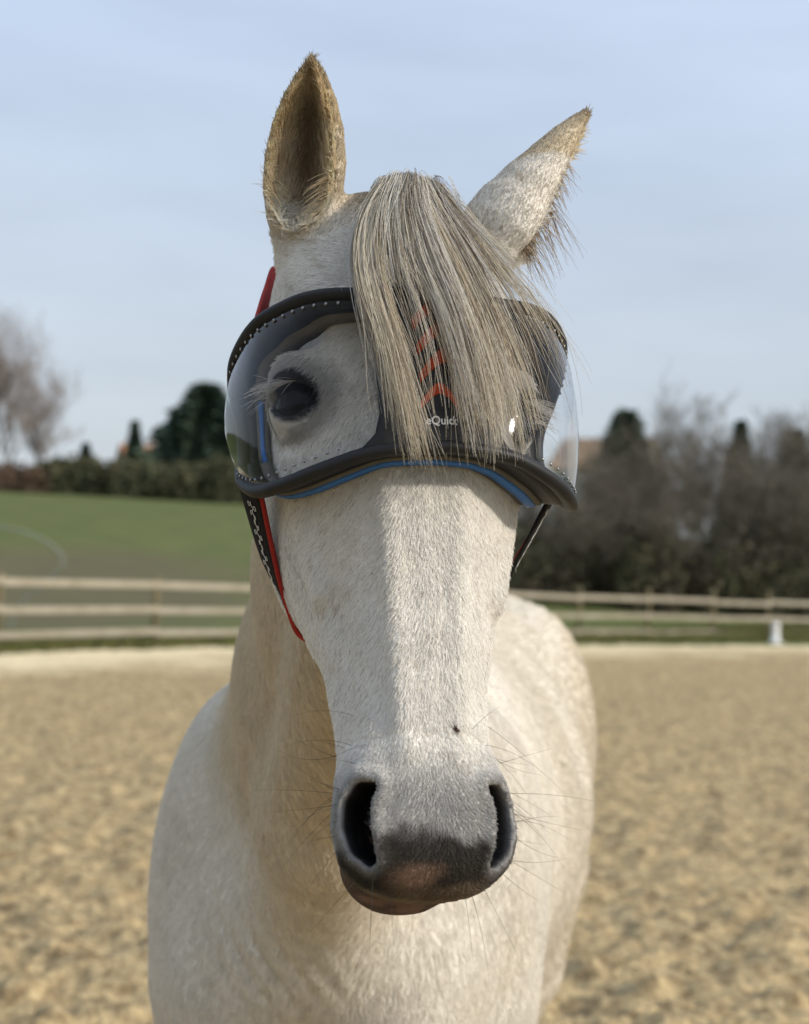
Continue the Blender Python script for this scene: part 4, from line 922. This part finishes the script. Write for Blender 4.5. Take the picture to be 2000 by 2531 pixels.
for side in (-1, 1):
    tt = np.linspace(0.0, 1.0, 40); ss = np.linspace(0, 1, 56)
    S_ = hw(tt, side)[None, :]*.97+(1-hw(tt, side)[None, :]*.97)*ss[:, None]; T_ = np.broadcast_to(tt, S_.shape)
    Pg = gog(skin(S_.ravel(), T_.ravel(), np.zeros(S_.size), side).reshape(-1, 3)).reshape(*S_.shape, 3)
    lens = vpart('lens', Pg.reshape(-1, 3), grid_faces(*S_.shape), M_lens)
    lens['label'] = 'clear lens over the shaded eye' if side < 0 else 'clear lens over the sunlit eye'
    # rivets along the upper and lower edge
    bm = bmesh.new(); bmesh.ops.create_uvsphere(bm, u_segments=10, v_segments=6, radius=1.0); bmesh.ops.scale(bm, vec=(1, 1, .55), verts=bm.verts); rme = bpy.data.meshes.new('rivet'); bm.to_mesh(rme); bm.free(); rme.materials.append(M_rivet)
    for p in rme.polygons: p.use_smooth = True
    for te, sv in ((.065, np.linspace(.33, .90, 15)), (.935, np.linspace(.36, .93, 15))):
        for s in sv:
            p = gog(skin(np.array([s]), np.array([te]), np.array([.0012]), side))[0]; p2 = gog(skin(np.array([s]), np.array([te]), np.array([.012]), side))[0]
            o = link('rivet', rme, lens); o.location = p-VO; o.scale = (.0017,)*3; o.rotation_euler = Vector(p2-p).to_track_quat('Z', 'Y').to_euler()
# centre strip
tt = np.linspace(0, 1, 36); aa = np.linspace(-1, 1, 25)
def strip_pt(a, t, off):
    a = np.asarray(a, float); t = np.asarray(t, float); p = skin(np.abs(a)*np.where(a < 0, hw(t), hw(t, 1)), t, off+0*a, -1); return gog(p*np.stack([-np.sign(a)*-1*-1 if False else np.where(a < 0, 1, -1), np.ones_like(a), np.ones_like(a)], -1))
A_, T_ = np.meshgrid(aa, tt, indexing='ij')
Po = strip_pt(A_.ravel(), T_.ravel(), .0045).reshape(25, 36, 3); Pi = strip_pt(A_.ravel(), T_.ravel(), -.003).reshape(25, 36, 3)
strip = vpart('nose_strip', *sheet_solid(Po, Pi), M_rub)
strip['label'] = 'black centre strip with orange chevrons'
# chevrons: bands pointing up, standing slightly proud
for tc_, sz, sh_ in ((.07, 1.15, .06), (.245, 1.1, .05), (.445, 1.0, .0), (.66, .72, -.13)):
    k = np.linspace(-1, 1, 31); yv = tc_+.155*sz*np.abs(k)**1.45; hwid = .050*sz*(1-.35*np.abs(k)); x = k*.40*sz
    rows = [strip_pt(x+sh_, np.clip(yv+e*hwid, .01, .99), of) for e, of in ((-1, .0046), (-.8, .0062), (.8, .0062), (1, .0046))]
    Pc = np.stack(rows, 1); vpart('chevron', Pc.reshape(-1, 3), grid_faces(31, 4), M_red, strip)
# lettering
fc_ = bpy.data.curves.new('lettering', 'FONT'); fc_.body = 'eQuick'; fc_.size = 1.0; fc_.align_x = 'CENTER'; fc_.offset = .018; fc_.resolution_u = 3; fo = bpy.data.objects.new('lettering_tmp', fc_); col.objects.link(fo)
dg = bpy.context.evaluated_depsgraph_get(); me = bpy.data.meshes.new_from_object(fo.evaluated_get(dg)); bpy.data.objects.remove(fo)
co = np.zeros(len(me.vertices)*3); me.vertices.foreach_get('co', co); co = co.reshape(-1, 3); wdt = np.ptp(co[:, 0]); co[:, 0] -= (co[:, 0].max()+co[:, 0].min())/2
xa = co[:, 0]/wdt*.46-.11; ta = .885-co[:, 1]*.072
W3 = strip_pt(xa, ta, .0052)-VO; me.vertices.foreach_set('co', W3.astype(np.float32).ravel()); me.materials.clear(); me.materials.append(M_white); me.update(); link('lettering', me, strip)
# padded rim: a roll that follows the outline
gl_ = gog(loop); nl = len(loop)
ctr = gog(np.stack([loop[:, 0]*.0, loop[:, 1]*.25, np.full(nl, -.07)], -1)); inn = ctr-gl_; inn /= np.linalg.norm(inn, axis=1)[:, None]
rr_ = np.full(nl, .0092); vv_ = loop[:, 1]; rr_ = np.where(vv_ > .03, .0074, .0064)
P, F = tube(gl_, rr_, 14, closed=True, flat=(1.0, .82), up=inn); rim = vpart('padded_rim', P, F, M_rub)
# foam wall between the rim and the face
def march(p, d, mx=.09):
    x = p.copy(); tot = np.zeros(len(p))
    for _ in range(24):
        st = np.clip(sdf_horse(x), -.01, .03)*.8; st = np.where(tot > mx, 0, st); x = x+d*st[:, None]; tot += st
    return x, tot
dn = np.stack([loop[:, 0]*.0, np.where(np.abs(loop[:, 1]) > .035, np.sign(loop[:, 1])*.13, 0), np.zeros(nl)], -1)
tgt = gog(np.stack([loop[:, 0]*.25, loop[:, 1]*.72, np.full(nl, -.07)], -1)); dd = tgt-gl_; dd /= np.linalg.norm(dd, axis=1)[:, None]
hit, tot = march(gl_+dd*.004, dd); tot = np.clip(tot, .014, .044)
for _ in range(6): tot = (np.roll(tot, 1)+tot+np.roll(tot, -1))/3
tg_ = np.roll(gl_, -1, 0)-np.roll(gl_, 1, 0); tg_ /= np.linalg.norm(tg_, axis=1)[:, None]; sd_ = np.cross(dd, tg_); sd_ /= np.linalg.norm(sd_, axis=1)[:, None]
outw = gl_-gog(np.stack([loop[:, 0]*.5, loop[:, 1]*0, loop[:, 2]], -1)); sd_ *= np.sign((sd_*outw).sum(1))[:, None]
def ring(prof, name, mt):
    """prof: (depth share, side offset) loop of points extruded round the outline."""
    k = len(prof); P = np.stack([gl_+dd*(tot*a)[:, None]+sd_*b for a, b in prof], 1); F = []
    for i in range(nl):
        j = (i+1) % nl
        for q in range(k): F.append([i*k+q, i*k+(q+1) % k, j*k+(q+1) % k, j*k+q])
    return vpart(name, P.reshape(-1, 3), np.array(F), mt)
ring([(.05, .002), (.60, .003), (.60, -.004), (.05, -.005)], 'rubber_wall', M_rub)
ring([(.58, .0045), (1.0, .007), (1.03, .002), (1.0, -.004), (.58, -.003)], 'foam_lining', M_foam)
ring([(.68, .0045), (.70, .0070), (.86, .0085), (.88, .0055)], 'blue_piping', M_blue)
# straps
def ribbon(name, path, wd, th, mt, nrm, parent=VIS):
    path = np.asarray(path); tg = np.gradient(path, axis=0); tg /= np.linalg.norm(tg, axis=1)[:, None]; nr = nrm-tg*(nrm*tg).sum(1)[:, None]; nr /= np.linalg.norm(nr, axis=1)[:, None]; b = np.cross(tg, nr)
    wd = np.broadcast_to(wd, (len(path),))[:, None]; rows = np.stack([path+b*wd*e for e in np.linspace(-.5, .5, 5)], 1); ups = nr[:, None]*th
    return vpart(name, *sheet_solid(rows+ups, rows-ups), mt, parent), b, nr
for side in (-1, 1):
    pts = np.array([px_head(x, y, w_) for x, y, w_ in [(612, 1185, -.075), (628, 1250, -.092), (648, 1330, -.112), (672, 1412, -.132), (702, 1482, -.152), (740, 1540, -.175), (800, 1556, -.200), (880, 1548, -.228)]]); pts = np.concatenate([pts, [(0, pts[-1][1], -.25)]])
    if side > 0: pts = pts*[-1, 1, 1]+[.010, -.012, 0]
    pl = spline(pts, 60); path = from_head(pl); cen = from_head(pl*[.15, 1, 0]+[0, 0, -.14]); nrm = path-cen; nrm /= np.linalg.norm(nrm, axis=1)[:, None]; nrm = nrm+HM[2]*np.linspace(.25, .25, 60)[:, None]; nrm /= np.linalg.norm(nrm, axis=1)[:, None]
    st, b_, nr_ = ribbon('cheek_strap', path, .024, .0016, M_strap, nrm)
    edge, _, _ = ribbon('red_edging', path[2:]-b_[2:]*.0110-nr_[2:]*.0005, .0055, .0020, M_redw, nrm[2:], st)
    # white script lettering along the strap, made up as loose squiggles
    k = np.linspace(6, 44, 420); i0 = k.astype(int); fr = (k-i0)[:, None]; cp = path[i0]*(1-fr)+path[i0+1]*fr; ph = np.linspace(0, 1, 420)*2*math.pi*17
    cp = cp+b_[i0]*(np.sin(ph)*.0048*(.6+.4*np.sin(ph*.37)))[:, None]+nr_[i0]*.0026; tgv = np.gradient(path, axis=0)[i0]; tgv /= np.linalg.norm(tgv, axis=1)[:, None]; cp = cp+tgv*(np.sin(ph*2)*.0032)[:, None]
    P, F = tube(cp, .00034, 4); vpart('strap_script', P, F, M_white, st)
cp_ = np.array([px_head(x, y, w_) for x, y, w_ in [(600, 865, -.080), (634, 800, -.115), (662, 752, -.150), (692, 702, -.180)]]); cp_ = np.concatenate([cp_, [(-.085, -.135, -.215), (0, -.155, -.245)]]); full = spline(np.concatenate([cp_, (cp_[:-1]*[-1, 1, 1])[::-1]]), 100)
path = from_head(full); cen = from_head(full*[.2, 1, 0]+[0, 0, -.12]); nrm = path-cen; nrm /= np.linalg.norm(nrm, axis=1)[:, None]
cs_, b_, nr_ = ribbon('crown_strap', path, .032, .0018, M_redw, nrm); ribbon('black_edging', path-b_*.012-nr_*.0006, .009, .0026, M_strap, nrm, cs_)
print('visor', round(time.time()-T0, 1))
# ------------------------------------------------------------------ forelock, mane, tail
GUIDE = [
 [(950,462,-.040),(900,535,-.005),(880,640,.032),(898,740,.054),(940,860,.064),(980,980,.066),(1004,1080,.066),(1016,1150,.060)],
 [(975,448,-.040),(945,530,.008),(945,650,.042),(975,760,.063),(1010,880,.071),(1032,1000,.071),(1052,1090,.069),(1080,1175,.060)],
 [(1010,446,-.040),(1012,535,.014),(1038,650,.048),(1082,760,.068),(1122,880,.074),(1152,1000,.074),(1170,1090,.069),(1178,1185,.058)],
 [(1045,456,-.045),(1078,540,.008),(1130,640,.040),(1180,750,.060),(1220,860,.066),(1248,970,.064),(1266,1060,.058),(1276,1130,.050)],
 [(1072,470,-.050),(1130,555,-.006),(1192,640,.024),(1254,730,.054),(1310,830,.052),(1350,930,.040),(1380,1030,.022),(1392,1100,.004)],
 [(1085,486,-.055),(1155,570,-.022),(1232,650,.006),(1312,735,.032),(1364,805,.026),(1394,880,.008),(1408,960,-.012),(1414,1020,-.024)]]
GUIDE = [[(1015+(g[0][0]-1015)*1.25, g[0][1]+50, -.120), (1015+(g[0][0]-1015)*1.15, g[0][1]+6, -.082)]+g for g in GUIDE]     # rooted behind the poll
GUIDE = np.array([[px_head(*p) for p in g] for g in GUIDE]); GS = np.array([spline(g, 48)[2:42+6] for g in GUIDE]); GS = np.array([[np.interp(np.linspace(0, 1, 40), np.linspace(0, 1, len(g)), g[:, c]) for c in range(3)] for g in GS]).transpose(0, 2, 1)
def fore_curve(g, end, K=22):
    i = min(int(g), 4); f = g-i; c = GS[i]*(1-f)+GS[i+1]*f; t = np.linspace(0, end, K)*39; j = np.minimum(t.astype(int), 38); r = (t-j)[:, None]; return c[j]*(1-r)+c[j+1]*r
K = 22; tt = np.linspace(0, 1, K); allp, allc = [], []
pal = np.array([[.70, .64, .52], [.60, .525, .395], [.49, .41, .295], [.70, .67, .61], [.48, .46, .42], [.26, .205, .145], [.14, .11, .085]]); pw_ = np.array([.26, .25, .14, .15, .10, .07, .03])
def clump(g, end, n, spread, lift, pal_w, wav=.0034):
    base = fore_curve(g, end); ph = rng.random()*6.28; drift = rng.normal(0, .0045, 3); cc = pal[rng.choice(len(pal), p=pal_w)]
    prof = (.9-.5*np.sin(np.pi*np.clip(tt*1.1, 0, 1)))+.5*tt**3
    for i in range(n):
        off = rng.normal(0, 1, 3)*spread; q = base+np.outer(prof, off*[1, .3, .5])+np.outer(tt, drift)+np.outer(np.sin(np.pi*tt)**.7, [0, 0, lift])
        a1, a2 = rng.normal(0, wav, 2); q = q+np.outer(np.sin(tt*5+ph+rng.random())*tt*a1, [1, 0, .4])+np.outer(np.sin(tt*11+rng.random()*6)*tt*a2*.5, [1, 0, .3])+np.outer(tt**2, rng.normal(0, .0028, 3))
        e = 1-.30*rng.random()**2; j = tt*(K-1)*e; j0 = np.minimum(j.astype(int), K-2); r = (j-j0)[:, None]; q = q[j0]*(1-r)+q[j0+1]*r
        allp.append(q); c = cc if rng.random() < .65 else pal[rng.choice(len(pal), p=pal_w)]; allc.append(c*(.8+.4*rng.random()))
for i in range(18): clump(np.clip(rng.normal(.42, .26), 0, .85), .70+.30*rng.random()**.8, 30, .0046, .010*rng.random(), pw_)
for i in range(20): clump(np.clip(rng.normal(2.4, .36), 1.95, 3.2), .64+.36*rng.random()**.8, 30, .0048, .010*rng.random(), pw_)
for i in range(11): clump(3.0+1.4*rng.random(), .45+.5*rng.random(), 10, .0045, .008*rng.random(), pw_)
dk_ = np.array([.12, .14, .18, .10, .18, .18, .10])
for i in range(8): clump(4.3+.68*rng.random(), .4+.5*rng.random(), 10, .0045, .006*rng.random(), dk_)
for i in range(3): clump(1.15+.4*rng.random(), .5+.4*rng.random(), 8, .0025, .008, pw_)
gw_ = np.array([.12, .10, .08, .26, .30, .10, .04])
for i in range(9): clump(.7+1.4*rng.random(), .42+.16*rng.random(), 24, .0050, .010*rng.random(), pw_)
for i in range(7): clump(2.95+.6*rng.random(), .78+.2*rng.random(), 18, .0046, .006*rng.random(), pw_)
for i in range(4): clump(3.0+.18*rng.random(), .92+.08*rng.random(), 16, .0034, .004*rng.random(), pw_)
for i in range(46): clump(4.9*rng.random(), .25+.28*rng.random(), 26, .0065, .008*rng.random(), gw_)     # thick grey roots
for i in range(120): clump(5*rng.random()**.8, .5+.5*rng.random(), 1, .010, .014*rng.random(), pw_, .005)   # fly-away hairs
FL = from_head(np.array(allp).reshape(-1, 3)).reshape(-1, K, 3)
o = hair('forelock', FL, .00027*(1-.72*tt**2), np.array(allc), M_hair, horse); o.location = -HORSE_O; print('forelock', FL.shape)
# mane along the crest, falling to the far side, and a few wisps on the near side
mp_, mc_ = [], []
cr_ = np.array([from_head((0, -.215, -.13)), (-.025, 1.72, 1.745), (-.045, 1.90, 1.62), (-.060, 2.10, 1.51), (-.062, 2.33, 1.42), (-.055, 2.5, 1.37)]); cs2 = spline(cr_, 60)
for i in range(1500):
    p = cs2[rng.integers(0, 60)]+rng.normal(0, .006, 3); L_ = .16+.12*rng.random(); s = 1.0; t8 = np.linspace(0, 1, 8)
    q = p+np.outer(np.minimum(t8*2.2, 1)*.06+t8*.05, [s, .1, 0])+np.outer(.03*np.sin(np.pi*np.clip(t8*1.6, 0, 1)), [0, 0, 1])-np.outer(t8**1.5*L_, [0, 0, 1])+np.outer(t8, rng.normal(0, .012, 3)); mp_.append(q); mc_.append(pal[rng.choice(7, p=pw_)]*(.7+.4*rng.random()))
o = hair('mane', np.array(mp_), .00045*(1-.6*np.linspace(0, 1, 8)), np.array(mc_), M_hair, horse); o.location = -HORSE_O
tp_ = []
for i in range(500):
    p = tb(rng.normal(0, .02), 1.72, 1.26+rng.normal(0, .03)); t8 = np.linspace(0, 1, 8); tp_.append(p+np.outer(np.sqrt(t8)*.12+.02*t8, BD)-np.outer(t8**1.3*(.75+.2*rng.random()), [0, 0, 1])+np.outer(t8, np.append(rng.normal(0, .05, 2), 0)))
o = hair('tail', np.array(tp_), .0007, np.repeat([[.45, .40, .32]], 500, 0)*(.7+.5*rng.random((500, 1))), M_hair, horse); o.location = -HORSE_O
print('done', round(time.time()-T0, 1))
